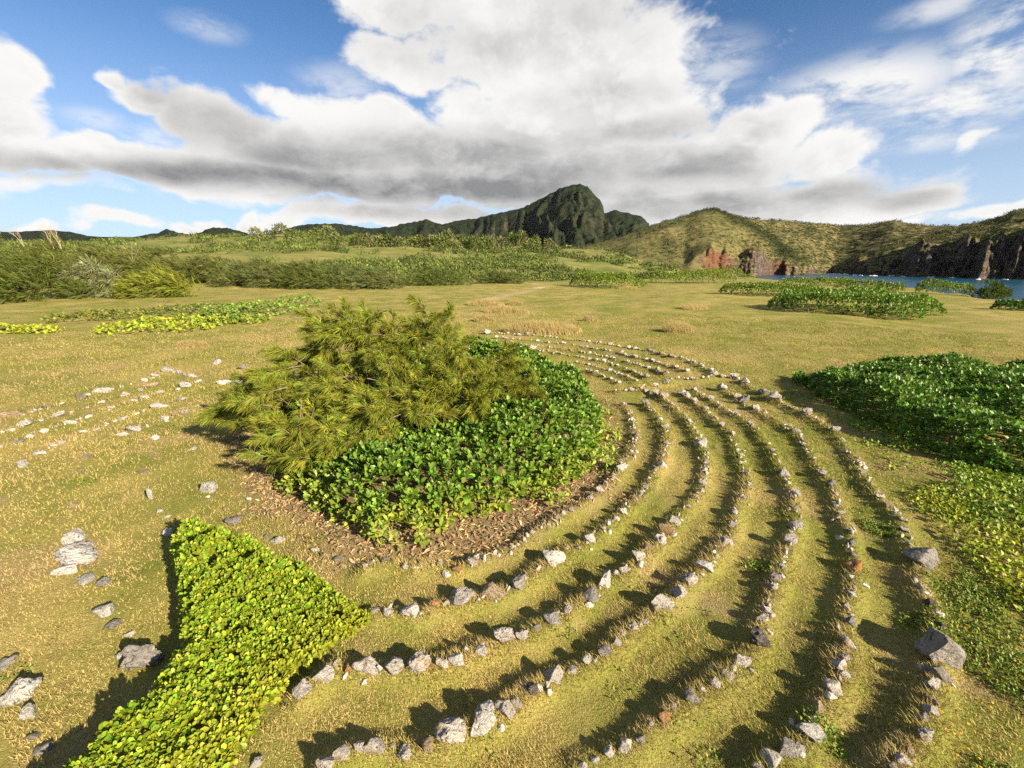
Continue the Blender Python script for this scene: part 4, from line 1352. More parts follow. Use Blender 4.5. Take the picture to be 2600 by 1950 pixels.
obj('twigs', mesh_np('twigs', local(vt, iron), ft, None, True), M_TWIG, iron, kind='stuff')

# ------------------------------------------------------------------ stones
rs = np.random.default_rng(51)


def rock_mesh(name, seed, jag=.0, sub=4):
    r = np.random.default_rng(seed)
    bm = bmesh.new()
    bmesh.ops.create_icosphere(bm, subdivisions=sub, radius=1.0)
    v = np.array([q.co[:] for q in bm.verts])
    f = np.array([[q.index for q in fc.verts] for fc in bm.faces])
    bm.free()
    s = r.random(3) * 40
    d = 1 + .42 * fbm(v[:, 0] * 1.1 + s[0], v[:, 1] * 1.1 + s[1], v[:, 2] * 1.1 + s[2], octv=3)
    v = v * d[:, None]
    for k in range(9):                                    # broken faces
        nrm = unit(r.standard_normal((1, 3)))[0]
        c = .34 + .36 * r.random()
        e = np.maximum(v @ nrm - c, 0)
        v = v - nrm * (e * .88)[:, None]
    n2 = fbm(v[:, 0] * 3.1 + s[1], v[:, 1] * 3.1 + s[2], v[:, 2] * 3.1 + s[0], octv=4)
    pit = np.abs(fbm(v[:, 0] * 3.8 + s[2], v[:, 1] * 3.8, v[:, 2] * 3.8 + s[1], octv=3))
    v = v * (1 + .06 * n2 - jag * smooth(pit, .30, .0))[:, None]
    v[:, 2] = np.where(v[:, 2] < -.45, -.45 + (v[:, 2] + .45) * .2, v[:, 2])
    v -= (v.max(0) + v.min(0)) / 2 * np.array([1, 1, 0])
    ext = np.ptp(v, axis=0)
    v = v / np.array([ext[0], ext[1], ext[2]])            # unit box
    v[:, 2] -= v[:, 2].min()
    return mesh_np(name, v, f, None, jag < .1)


ROCKS = {}
for ck in M_STONE:
    ROCKS[ck] = []
    for k in range(9):
        jag = (.30 if ck == 'dark' else (.22 if k % 2 else .05)) if ck not in ('tan', 'orange') else .05
        me = rock_mesh('limestone_rock', 100 + 17 * k + len(ck), jag)
        me.materials.append(M_STONE[ck])
        ROCKS[ck].append(me)

LOWROCK = [rock_mesh('low_rock', 900 + k, .05, 2) for k in range(3)]
items = []                                                # x, y, width, colour, flatness, label, group
KINDW = {'pale': 'pale', 'white': 'white', 'grey': 'grey', 'dark': 'dark pitted', 'tan': 'tan', 'orange': 'orange-tinged'}
for kind_, k_, pts in LINES:
    for q, (x, y, wd, ck) in enumerate(pts):
        if kind_ == 'far' and ck == 'white':
            ck = 'pale'
        if kind_ == 'side' and ck == 'pale':
            ck = 'white'
        sz = 'large' if wd > .30 else ('small' if wd < .12 else 'medium')
        o_ = ordinal(q + 1)
        if kind_ == 'ring':
            lb = f'{sz} {KINDW[ck]} rock, {o_} from the near end of stone ring {["one", "two", "three", "four", "five", "six", "seven"][k_ - 1]} outward'
            gr = f'stones of ring {["one", "two", "three", "four", "five", "six", "seven"][k_ - 1]} counted out from the shrub'
        elif kind_ == 'cross':
            lb = f'{sz} {KINDW[ck]} rock, {o_} along the cross wall joining the rings, counting inward'
            gr = 'stones of the cross wall'
        elif kind_ == 'far':
            lb = f'{sz} {KINDW[ck]} rock, {o_} beyond the cross wall in far row {["one", "two", "three", "four", "five", "six"][k_ - 1]}'
            gr = 'stones of the far rows beyond the cross wall'
        else:
            lb = f'{sz} {KINDW[ck]} rock, {o_} from the feathery tree in row {["one", "two", "three", "four", "five"][k_ - 1]} beyond it'
            gr = 'stones of the rows beside the feathery tree'
        fl = .40 + .28 * rs.random()
        if kind_ in ('far', 'cross'):
            fl = .34 + .2 * rs.random()
            wd = wd * .85
            ck = 'pale' if ck == 'white' else ck
        if kind_ == 'side':
            fl = .24 + .14 * rs.random()
            wd = wd * .85
        items.append([x, y, wd, ck, fl, lb, gr, kind_])
for view, x, y, wd, ck, fl, lb in LOOSE:
    u, v = spx(view, x, y)
    px, py = gp(u, v, .03)
    zden = F * math.sin(TH) + (v * 1.17541 - 975) * math.cos(TH)
    items.append([px, py, wd / view[2] * CAMZ / zden, 'white' if ck == 'pale' else ck, fl, lb, 'loose stones on the dry turf', 'loose'])
order = sorted(range(len(items)), key=lambda i: -items[i][2] * items[i][2] / (items[i][1] ** 2 + 4))
singles = set(i for i in order[:298])
far_v = []
for i, (x, y, wd, ck, fl, lb, gr, kd) in enumerate(items):
    z = float(terrain(np.array([x]), np.array([y]))[0])
    rz = rs.normal(0, .35) + (math.pi if rs.random() < .5 else 0)
    ht = wd * fl
    dp = wd * (.62 + .3 * rs.random())
    if kd == 'side':
        dp = wd * .6
    me = ROCKS[ck][int(rs.integers(9))]
    tx, ty = rs.normal(0, .16, 2)
    if i in singles:
        o = obj('limestone_rock', me, None, None, lb, 'rock', gr)
        o.location = (x, y, z - ht * .22)
        o.scale = (wd, dp, ht * 1.15)
        o.rotation_euler = (tx, ty, rz)
    else:
        me = LOWROCK[int(rs.integers(3))]
        vv = np.zeros(len(me.vertices) * 3, np.float32)
        me.vertices.foreach_get('co', vv)
        vv = vv.reshape(-1, 3) * [wd, dp, ht * 1.15]
        ca, sa = math.cos(rz), math.sin(rz)
        vv = np.c_[vv[:, 0] * ca - vv[:, 1] * sa + x, vv[:, 0] * sa + vv[:, 1] * ca + y, vv[:, 2] + z - ht * .2]
        pf = np.zeros(len(me.loops), np.int32)
        me.loops.foreach_get('vertex_index', pf)
        far_v.append((vv, pf.reshape(-1, 3), None))
if far_v:
    v, f, _ = cat_geo(far_v)
    obj('stone_rubble', mesh_np('stone_rubble', v, f, None, False), M_STONE['pale'], label='tiny stones left over along the far stone lines', cat='rubble', kind='stuff')

# small chips of stone between the bigger ones of each line
chips = []
for kind_, k_, pts in LINES:
    pl = chaikin([(p[0], p[1]) for p in pts])
    for a, b_ in zip(pl[:-1], pl[1:]):
        for _ in range(int(np.hypot(*(b_ - a)) * (7 if kind_ == 'side' else 17) * rs.random() + rs.random() * .6)):
            tq = rs.random()
            c = a * (1 - tq) + b_ * tq + .05 * rs.standard_normal(2)
            chips.append((c[0], c[1], {'side': 1.5, 'far': 1.5, 'cross': 1.3}.get(kind_, 1.15)))
chips = np.array(chips)
chip_s = chips[:, 2:3]
chips = chips[:, :2]
bm = bmesh.new()
bmesh.ops.create_icosphere(bm, subdivisions=1, radius=.5)
tv = np.array([q.co[:] for q in bm.verts]) * (1 + .25 * rs.standard_normal((len(bm.verts), 1)))
tfc = np.array([[q.index for q in fc.verts] for fc in bm.faces])
bm.free()
nC = len(chips)
v, f, _ = stamp(tv, tfc, np.c_[chips, terrain(chips[:, 0], chips[:, 1]) + .005], rs.standard_normal((nC, 3)), rs.standard_normal((nC, 3)), chip_s * np.c_[.04 + .11 * rs.random(nC) ** 2, .04 + .10 * rs.random(nC) ** 2, .03 + .06 * rs.random(nC) ** 2])
obj('stone_chips', mesh_np('stone_chips', v, f), M_STONE['pale'], label='stone chips scattered along the stone lines', cat='rubble', kind='stuff')

# ------------------------------------------------------------------ grass
rg = np.random.default_rng(61)
NB = 500000
ga = np.radians(rg.uniform(-58, 58, NB))
gr_ = np.exp(rg.uniform(math.log(1.9), math.log(34), NB))
px, py = gr_ * np.sin(ga), gr_ * np.cos(ga)
P2 = np.c_[px, py]
keep = np.ones(NB, bool)
for poly in (FOOT_C, FOOT_W, FOOT_R):
    keep &= ~in_poly(P2, poly)
lt = litter_at(px, py)
keep &= rg.random(NB) > lt * .93
rd = ridge_at(px, py)
bare = smooth(fbm(px / 1.1 + 7, py / 1.1, octv=3), .35, .75)
keep &= rg.random(NB) > bare * .6 * (1 - np.clip(rd / .08, 0, 1))
px, py, gr_, rd = px[keep], py[keep], gr_[keep], rd[keep]
n = len(px)
z = terrain(px, py) - .004
rn = np.clip(rd / .10, 0, 1)
dr = dry_at(px, py)
LL = (.012 + .020 * rg.random(n)) * (1 + 1.0 * rn) * (gr_ / 4.5) ** .5 * np.clip(1 + .5 * fbm(px / .7, py / .7, octv=2), .5, 1.6)
ww = .0042 * (gr_ / 4) ** .62
la = rg.uniform(0, 2 * math.pi, n)
lean = .5 + 1.0 * rg.random(n)
dx, dy = np.cos(la), np.sin(la)
base = np.c_[px, py, z]
tip = base + np.c_[dx * lean * LL - .15 * LL, dy * lean * LL, LL]
sa = la + math.pi / 2 + rg.normal(0, .5, n)
sv_ = np.c_[np.cos(sa), np.sin(sa), np.zeros(n)] * ww[:, None]
v = np.stack([base - sv_, base + sv_, tip], 1).reshape(-1, 3)
f = np.arange(n * 3).reshape(-1, 3)
green = np.array([.165, .185, .028])
dryc = np.array([.49, .375, .145])
big = .5 + .9 * fbm(px / 9, py / 9, octv=3)
mixf = np.clip(.10 + .9 * dr - .16 * rn + .35 * (big - .5) + .26 * smooth(-px, -2, 4) + .14 * np.minimum(1, 6 / gr_) * rg.standard_normal(n), 0, 1)[:, None]
tanp = np.clip(smooth(fbm(px / 1.6 + 3, py / 1.6 - 5, octv=3), .05, .7) + .35 * smooth(-px, .5, 5) * smooth(py, 14, 8), 0, 1)[:, None] * .75
fade = smooth(gr_, 7, 22)[:, None]
mixf = mixf * (1 - .45 * fade) + .45 * fade * .35
c = (green * (1 - mixf) + dryc * mixf) * np.exp(.13 * rg.standard_normal((n, 1)))
c = c * (1 - tanp) + np.array([.40, .295, .15]) * np.exp(.12 * rg.standard_normal((n, 1))) * tanp
obj('meadow_grass', mesh_np('meadow_grass', v, f, np.repeat(c, 3, 0)), M_GRASS, label='short dry meadow grass on the ridges and paths', cat='grass', kind='stuff')

# ------------------------------------------------------------------ dry leaf litter round the big shrub
rl = np.random.default_rng(71)
q = np.c_[rl.uniform(-8, 4, 60000), rl.uniform(3.2, 14, 60000)]
k = (litter_at(q[:, 0], q[:, 1]) * (1 - .0 * q[:, 0]) > .25 + .6 * rl.random(len(q)))
q = q[k]
inside = in_poly(q, FOOT_C) & (seg_dist(q, FOOT_C) > .3)
q = q[~inside][:9000]
n = len(q)
o = np.c_[q, terrain(q[:, 0], q[:, 1]) + .012 + .02 * rl.random(n)]
a = rl.uniform(0, 2 * math.pi, n)
A = np.c_[np.cos(a), np.sin(a), .25 * rl.standard_normal(n)]
NN = np.c_[.35 * rl.standard_normal((n, 2)), np.ones(n)]
curl = leaf_shape((0, .55, 1.0), (.03, .16, .05), .12, .35)
v, f, c = stamp(*curl, o, A, NN, .05 + .06 * rl.random(n), mottled(n, (.40, .285, .155), .3, rl))
obj('leaf_litter', mesh_np('leaf_litter', v, f, c), M_LEAF, label='curled brown fallen leaves round the big shrub', cat='litter', kind='stuff')

# ------------------------------------------------------------------ small green weeds in the turf and on the ridges
rw = np.random.default_rng(81)
q = np.vstack([np.c_[rw.uniform(-9, 9, 26000), rw.uniform(1.8, 13, 26000)], np.c_[rw.uniform(2.5, 8, 26000), rw.uniform(1.6, 6, 26000)]])
k = fbm(q[:, 0] / .55, q[:, 1] / .55, octv=2) + .75 * smooth(q[:, 0] - .3 * q[:, 1], 2.9, 3.9) + .35 * (rw.random(len(q)) - .3) > .96
q = q[k]
for poly in (FOOT_C, FOOT_W, FOOT_R):
    q = q[~in_poly(q, poly)]
P = np.c_[q, terrain(q[:, 0], q[:, 1]) + .012]
o, A, NN, L = rosettes(P, np.tile([0, 0, 1.0], (len(P), 1)), 3, .042, CARD, None, (.6, 1.3), rw, .7)
v, f, c = stamp(*KITE, o, A, NN, L, mottled(len(o), (.165, .215, .028), .28, rw))
obj('weeds', mesh_np('weeds', v, f, c), M_LEAF, label='small green weeds growing among the turf', cat='weeds', kind='stuff')
fl = np.array([gp(u, v, .06) for u, v in zip(rw.uniform(2020, 2300, 80), rw.uniform(1290, 1700, 80))])
o = np.c_[fl, terrain(fl[:, 0], fl[:, 1]) + .05]
v, f, c = stamp(*leaf_shape((0, .5, 1), (.35, .5, .3), -.1, .0), o, rw.standard_normal((len(o), 3)) * [1, 1, .2], np.tile([0, 0, 1.], (len(o), 1)) + .3 * rw.standard_normal((len(o), 3)), np.full(len(o), .019), mottled(len(o), (.75, .36, .02), .15, rw))
obj('yellow_flowers', mesh_np('yellow_flowers', v, f, c), M_LEAF, label='tiny orange-yellow flowers dotted over the weedy corner', cat='flowers', kind='stuff')

# ------------------------------------------------------------------ clumps of dry straw grass
DRY = [(1174, 718, 178, .55, 'widest clump of tall straw-coloured grass behind the far stone rows'), (1468, 717, 76, .5, 'lone oval clump of straw grass on the open meadow with a dark shadow'),
       (1089, 677, 98, .4, 'long low straw clump, the second behind the wide one'), (1049, 662, 84, .4, 'straw clump just past the top of the feathery tree'),
       (1112, 657, 36, .3, 'small straw tuft farthest up the meadow path'), (1045, 696, 42, .35, 'short straw tuft beside the feathery tree'),
       (1275, 692, 32, .3, 'little straw tuft off the shoulder of the wide clump'), (1496, 669, 66, .3, 'thin faded straw clump midway to the low bushes'),
       (1354, 623, 42, .3, 'pale straw tuft in front of the low round bushes'), (415, 752, 70, .25, 'faded straw patch on the meadow near the bright vine patch')]
rdq = np.random.default_rng(91)
for (u, v, wpx, hh, lb) in DRY:
    x, y = gp(u, v, 0.0)
    hw = wpx / 2 * y / 974 * 1.02
    nb = int(520 * hw * 2 + 500)
    a = rdq.uniform(0, 2 * math.pi, nb)
    rr2 = np.sqrt(rdq.random(nb))
    lob = 1 + .3 * np.sin(a * 3 + u) * rdq.random()
    bx, by = x + hw * rr2 * np.cos(a) * lob, y + max(hw * .42, .25) * rr2 * np.sin(a) * lob
    bz = terrain(bx, by)
    hgt = 1.35 * hh * (.45 + .55 * (1 - rr2 ** 2)) * (.7 + .5 * rdq.random(nb))
    ln = np.c_[-.28 + .25 * rdq.standard_normal(nb), .25 * rdq.standard_normal(nb), np.ones(nb)] * hgt[:, None]
    b0_ = np.c_[bx, by, bz]
    wv = np.c_[np.ones(nb), .3 * rdq.standard_normal(nb), np.zeros(nb)] * .012
    vv = np.stack([b0_ - wv, b0_ + wv, b0_ + ln], 1).reshape(-1, 3)
    c = np.repeat(mottled(nb, (.36, .28, .12), .2, rdq), 3, 0)
    base_ = np.array([x, y, float(terrain(np.array([x]), np.array([y]))[0])])
    obj('straw_grass_clump', mesh_np('straw_grass_clump', vv - base_, np.arange(nb * 3).reshape(-1, 3), c), M_GRASS, None, lb, 'grass clump', 'straw-coloured grass clumps on the meadow', None, tuple(base_))

# ------------------------------------------------------------------ low round bushes on the meadow
def ellipse_foot(u0, u1, vt, vb, hh, wob=.12, seed=1):
    r = np.random.default_rng(seed)
    yf = gp((u0 + u1) / 2, vb, 0.0)[1]
    yb = gp((u0 + u1) / 2, vt, hh)[1]
    yb = max(yb, yf + 1.5)
    yc = (yf + yb) / 2
    x0, x1 = pix(u0, (vt + vb) / 2)[0] * yc, pix(u1, (vt + vb) / 2)[0] * yc
    return [((x0 + x1) / 2 + (x1 - x0) / 2 * math.cos(a) * k, yc + (yb - yf) / 2 * math.sin(a) * k)
            for a, k in zip(np.linspace(0, 2 * math.pi, 18, False), 1 + wob * r.standard_normal(18))]


BUSHES = [
    (1690, 2000, 630, 690, 1.15, (.115, .19, .024), 'biggest dark green mound among the low bushes near the sea edge'),
    (1560, 1765, 614, 641, 1.1, (.135, .20, .022), 'long low green bush next to the biggest mound'),
    (1400, 1592, 585, 612, 1.9, (.16, .225, .025), 'bright green double-humped bush below the red cliff'),
    (1240, 1388, 592, 623, 1.7, (.16, .22, .025), 'bright green bush at the end of the meadow path'),
    (1675, 1850, 600, 617, 1.3, (.145, .21, .022), 'low green bush in front of the surf line'),
    (1800, 1965, 613, 630, 1.2, (.13, .19, .022), 'low bush behind the biggest dark mound'),
    (1978, 2105, 617, 634, 1.2, (.13, .19, .022), 'flat bush beside the cone-shaped shrub above the sea'),
    (2150, 2300, 650, 672, .7, (.06, .12, .02), 'dark low bush cut by the frame above the sea'),
    (1500, 1625, 588, 602, 1.8, (.16, .22, .025), 'bush between the double-humped one and the grey cliff'),
]
for q, (u0, u1, vt, vb, hh, cc_, lb) in enumerate(BUSHES):
    ft_ = ellipse_foot(u0, u1, vt, vb, hh, .10, 5 + q)
    pa = np.array(ft_)
    area = np.ptp(pa[:, 0]) * np.ptp(pa[:, 1]) * .78
    md = Mound(ft_, hh, min(1.3, np.ptp(pa[:, 1]) * .4), .20, 1.9, q * 3.3)
    shrub('meadow_bush', lb, md, int(min(2100, area * 18 + 260)), 5, .22, KITE, cc_, .26, M_GLOSSY, 0, 'low bushes along the seaward side of the meadow', tilt=(.3, 1.0), stems=14, layers=(1.0, .82), stem_r=.02)

PATCHES = [
    (235, 482, 686, 727, .30, (.27, .33, .025), 'bright yellow-green vine patch, the largest on the dry meadow'),
    (520, 655, 642, 701, .55, (.17, .25, .04), 'fresh green leafy mound next to the dry grass bank'),
    (150, 305, 670, 703, .28, (.155, .17, .03), 'dull olive vine patch behind the bright yellow-green one'),
    (-40, 122, 705, 727, .22, (.30, .32, .03), 'yellow vine patch running out of the frame'),
    (330, 545, 660, 690, .30, (.13, .16, .03), 'dark reddish-green vine strip leading to the leafy mound'),
    (440, 580, 682, 708, .25, (.20, .25, .03), 'medium green vine patch joining the bright one and the mound'),
]
for q, (u0, u1, vt, vb, hh, cc_, lb) in enumerate(PATCHES):
    ft_ = ellipse_foot(u0, u1, vt, vb, hh, .14, 40 + q)
    pa = np.array(ft_)
    area = np.ptp(pa[:, 0]) * np.ptp(pa[:, 1]) * .78
    md = Mound(ft_, hh, .9, .35, .8, 7 + q * 2.1)
    shrub('vine_patch', lb, md, int(min(1500, area * 12 + 200)), 3, .15, HEART, cc_, .2, M_LEAF, 0, 'vine patches on the dry side of the meadow', tilt=(.7, 1.2), layers=(1.0,), up=.5)

# ------------------------------------------------------------------ ironwood trees along the far side of the meadow
rt = np.random.default_rng(101)


def wind_tree(name, label, u0, u1, vt, vb, Yd, base, var=.26, dens=1.25, slope=0.0, group=None, nper=9, r=rt, nl=9, len_=.8, wid_=.025, wind=(-.9, 0, .25)):
    """crown filling the view box u0..u1, vt..vb at range Yd: lobes of needle sprays swept by the wind, on a short trunk"""
    x0, x1 = pix(u0, vb)[0] * Yd, pix(u1, vb)[0] * Yd
    cx = (x0 + x1) / 2
    zb = float(terrain(np.array([cx]), np.array([Yd]), False)[0])
    ztop = zrow((u0 + u1) / 2, Yd, vt)
    H, W = max(ztop - zb, 1.0), x1 - x0
    root = thing(name, label, 'tree', (cx, Yd, zb), group)
    O, D, ctrs = [], [], []
    for k in range(nl):
        fx = (k + .5) / nl + r.normal(0, .05)
        fx = min(max(fx, .03), .97)
        prof = (1 - abs(2 * fx - 1) ** 2.4) ** .6 * (1 - slope * (fx - .4))
        hh = H * max(.35, prof) * (.85 + .2 * r.random())
        for lay in range(2):
            c0 = np.array([(fx - .5) * W * .92, r.normal(0, W * .14) * (1 if lay else .6) - lay * W * .10, hh * (.62 if lay == 0 else .32)])
            r0 = np.array([W / nl * 1.25, W / nl * 1.25 + .4, hh * (.38 if lay == 0 else .34)])
            n_ = int(dens * 26 * (r0[0] * r0[2]) ** .8 / len_ + 12)
            u_ = unit(r.standard_normal((n_, 3)))
            u_[:, 1] = -np.abs(u_[:, 1]) * .8 + .2 * r.random(n_)
            O.append(c0 + u_ * r0 * (.5 + .5 * r.random((n_, 1)) ** .5))
            D.append(u_ * .6 + np.array(wind) + .25 * r.standard_normal((n_, 3)))
            ctrs.append(c0)
    O, D = np.vstack(O), np.vstack(D)
    O[:, 2] = np.maximum(O[:, 2], .1)
    v, f, c = needle_tufts(O, D, nper, len_ * (.7 + .6 * r.random(len(O))), wid_, base, var, r, .4, .35, .7)
    obj('crown', mesh_np('crown', v, f, c), M_NEEDLE, root, kind='stuff')
    paths = [np.array([[0, 0, -.3], [.1, 0, H * .2], np.array(c0) * .6 + [0, 0, H * .1], c0]) for c0 in ctrs[::2]]
    vt_, ft__ = tubes(paths, [(.02 * H + .04, .03)] * len(paths), 5)
    obj('trunk', mesh_np('trunk', vt_, ft__, None, True), M_BARK, root)
    return root


G1 = 'ironwood trees along the far side of the meadow'
wind_tree('ironwood_tree', 'dense dark olive ironwood in front, its skirt reaching the dry grass', -60, 215, 540, 652, 44, (.085, .105, .018), slope=-.2, group=G1)
wind_tree('ironwood_tree', 'silvery drooping ironwood between the dark one and the yellow-green one', 165, 302, 560, 642, 47, (.20, .215, .11), slope=.3, group=G1, wind=(-.4, 0, -.3))
wind_tree('ironwood_tree', 'yellow-green dome-shaped ironwood beside the dry grass bank', 298, 438, 577, 645, 46, (.165, .185, .022), slope=.5, group=G1)
wind_tree('ironwood_tree', 'tall olive ironwood behind the dark one at the frame edge', -160, 110, 500, 600, 60, (.115, .125, .028), group=G1)
wind_tree('ironwood_tree', 'olive ironwood with bare bleached twigs on top', 60, 290, 512, 610, 62, (.11, .12, .025), slope=.3, group=G1)
wind_tree('ironwood_tree', 'sloping olive ironwood behind the silvery one', 230, 470, 530, 612, 64, (.105, .12, .025), slope=.5, group=G1)
wind_tree('ironwood_tree', 'low ironwood slope behind the yellow-green dome', 380, 560, 552, 622, 66, (.105, .12, .028), slope=.3, group=G1)
wind_tree('ironwood_tree', 'greyish ironwood bank, first beyond the yellow-green dome', 500, 640, 560, 622, 62, (.10, .115, .032), group=G1)
wind_tree('ironwood_tree', 'dark green middle of the ironwood bank above the leafy mound', 600, 740, 562, 623, 60, (.09, .11, .022), group=G1)
wind_tree('ironwood_tree', 'grey-green end of the ironwood bank tapering to the path', 710, 882, 568, 622, 61, (.105, .125, .036), slope=.7, group=G1)
wind_tree('ironwood_tree', 'clipped dark hedge-like ironwood past the end of the bank', 868, 1014, 582, 613, 70, (.075, .10, .018), group=G1, nl=7, len_=.6)
wind_tree('ironwood_tree', 'small round ironwood alone where the meadow path ends', 1040, 1138, 587, 612, 74, (.085, .105, .022), slope=.4, group=G1, nl=6, len_=.6)
wind_tree('ironwood_tree', 'small cone-shaped dark shrub standing against the sea', 2098, 2162, 606, 637, 48, (.07, .10, .018), group=G1, nl=4, len_=.4, wind=(-.2, 0, .6))

# bleached dead snags
rdd = np.random.default_rng(111)
for (u, vb, vt, Yd, lb) in ((128, 520, 452, 58, 'tall bleached dead branches sticking out above the olive ironwood'), (112, 520, 462, 59, 'leaning bleached dead branch next to the tallest snag'),
                            (46, 515, 478, 60, 'thin dead twigs above the trees at the frame edge'), (284, 552, 520, 63, 'short pair of bleached twigs above the sloping ironwood')):
    x = pix(u, vb)[0] * Yd
    zb = zrow(u, Yd, vb) - 1.0
    zt = zrow(u, Yd, vt)
    root = thing('dead_snag', lb, 'dead tree', (x, Yd, zb), 'bleached dead snags above the ironwoods')
    hh = zt - zb
    paths, rad = [], []
    for k in range(4):
        a = rdd.normal(-.25, .3)
        L_ = hh * rdd.uniform(.5, 1.0)
        p = np.array([[0, 0, 0], [a * L_ * .35, .1 * rdd.standard_normal(), L_ * .4], [a * L_ * .8 + .1 * rdd.standard_normal(), .2 * rdd.standard_normal(), L_ * .75], [a * L_ * 1.3, .2 * rdd.standard_normal(), L_]])
        paths.append(p)
        rad.append((.026, .005))
        for _ in range(3):
            s_ = p[2] * (1 - .4 * rdd.random())
            paths.append(np.array([s_, s_ + [rdd.normal(-.3, .3), 0, .4], s_ + [rdd.normal(-.7, .4), 0, .9]]) * 1.0)
            rad.append((.012, .004))
    v, f = tubes(paths[:1], [(.035, .006)], 6)
    obj('trunk', mesh_np('trunk', v, f, None, True), M_DEAD, root)
    v, f = tubes(paths[1:], rad[1:], 5)
    obj('bare_branches', mesh_np('bare_branches', v, f, None, True), M_DEAD, root, kind='stuff')

# ------------------------------------------------------------------ trees along the ridge below the mountains
rf_ = np.random.default_rng(121)


def crown_cards(n, r, base, var=.25, wind=-.25, size=.34):
    u_ = unit(r.standard_normal((n, 3)))
    u_[:, 2] = np.abs(u_[:, 2]) - .15
    lump = 1 + .35 * fbm(u_[:, 0] * 2 + r.random() * 9, u_[:, 1] * 2, u_[:, 2] * 2, octv=2)
    o = u_ * (np.array([.5, .5, .72]) * (.55 + .45 * r.random((n, 1)) ** .5)) * lump[:, None] + [0, 0, .28]
    o[:, 0] += wind * o[:, 2]
    A = u_ + .5 * r.standard_normal((n, 3)) + [wind * 2, 0, .2]
    return stamp(*QUAD, o, A, u_ + .4 * r.standard_normal((n, 3)), size * (.5 + .6 * r.random(n)), mottled(n, base, var, r))


crowns = []
for k in range(6):
    base = [(.075, .095, .026), (.10, .125, .03), (.065, .085, .025), (.13, .14, .05), (.085, .12, .026), (.10, .105, .04)][k]
    v, f, c = crown_cards(520, rf_, base, .25, -.2, .17)
    me = mesh_np('crown', v, f, c)
    me.materials.append(M_FAR)
    crowns.append(me)
vt_, ft_ = tubes([np.array([[0, 0, -.1], [.02, 0, .2], [-.05, 0, .5]])], [(.04, .02)], 5)
me_tr = mesh_np('trunk', vt_, ft_, None, True)
me_tr.materials.append(M_BARK)
RIDGE_T = [(560, 517, 30), (585, 520, 26), (612, 515, 34), (640, 512, 40), (662, 506, 26), (690, 510, 30), (716, 506, 34), (742, 516, 26)] + \
          [(770 + k * 15.5 + rf_.normal(0, 4), 528 + rf_.normal(0, 6) - (6 if k > 12 else 0), 26 + 12 * rf_.random()) for k in range(20)] + \
          [(1085, 520, 30), (1110, 508, 24), (1130, 503, 22), (1160, 512, 20), (1190, 530, 30), (1150, 540, 34)]
nm_ = ['the open hillside', 'the crest below the mountains', 'the sunlit knoll']
cnt = {0: 0, 1: 0, 2: 0}
for (u, vb, wpx) in RIDGE_T:
    zone = 0 if u < 750 else (1 if u < 1080 else 2)
    cnt[zone] += 1
    Yd = [380, 330, 430][zone] * (.9 + .2 * rf_.random())
    x = pix(u, vb)[0] * Yd
    zt = float(terrain(np.array([x]), np.array([Yd]), False)[0])
    zb = min(zrow(u, Yd, vb + 8), zt + 1.0)
    wm = wpx * Yd / 974
    root = thing('hillside_tree', f'{ordinal(cnt[zone])} tree along {nm_[zone]}, counting towards the sea', 'tree', (x, Yd, zt - .2), 'trees along the ridge below the mountains')
    root.scale = (wm, wm, max(wm * (.7 + .3 * rf_.random()), zrow(u, Yd, vb - wpx * .35) - zt))
    c = obj('crown', crowns[int(rf_.integers(6))], None, root, kind='stuff')
    c.rotation_euler = (0, 0, rf_.uniform(-.8, .8))
    obj('trunk', me_tr, None, root)

# ------------------------------------------------------------------ scrub over the slopes, one uncountable mass
N_ = 5200
u_s = rf_.uniform(-100, 1540, N_)
Ys = np.exp(rf_.uniform(math.log(85), math.log(620), N_))
xs_ = np.array([pix(u, 557)[0] for u in u_s]) * Ys
clump = fbm(xs_ / 38, Ys / 60, octv=3) + .4 * fbm(xs_ / 11, Ys / 16, octv=2)
bandm = np.where((u_s > 700) & (u_s < 1500), .12, 0.0) - np.where((u_s > 1330) & (Ys > 200), .35, 0)
k = clump + bandm > .26
k &= ~((u_s > 1000) & (Ys < 100))
u_s, Ys, xs_ = u_s[k], Ys[k], xs_[k]
zs_ = terrain(xs_, Ys, False)
k = zs_ > -9
xs_, Ys, zs_ = xs_[k], Ys[k], zs_[k]
n = len(xs_)
per = 56
siz = (1.3 + 2.2 * rf_.random(n) ** 1.5) * (Ys / 180) ** .42
uu = unit(rf_.standard_normal((n * per, 3)))
uu[:, 2] = np.abs(uu[:, 2])
ti = np.repeat(np.arange(n), per)
o = np.c_[xs_, Ys, zs_][ti] + uu * (siz[:, None] * [1.35, 1.2, .8])[ti] * (.6 + .4 * rf_.random((n * per, 1)))
bc = np.where((rf_.random(n) < .42)[:, None], np.array([[.056, .075, .02]]), np.array([[.10, .125, .03]])) * np.exp(.25 * rf_.standard_normal((n, 1)))
csz = np.minimum(siz * .45, Ys * .0045 + .12)
v, f, c = stamp(*QUAD, o, uu + [-.5, 0, .2] + .4 * rf_.standard_normal(uu.shape), uu + .3 * rf_.standard_normal(uu.shape), csz[ti] * (.6 + .7 * rf_.random(n * per)), bc[ti] * np.exp(.2 * rf_.standard_normal((n * per, 1))))
obj('slope_scrub', mesh_np('slope_scrub', v, f, c), M_FAR, label='mixed green scrub covering the slopes behind the meadow', cat='scrub', kind='stuff')

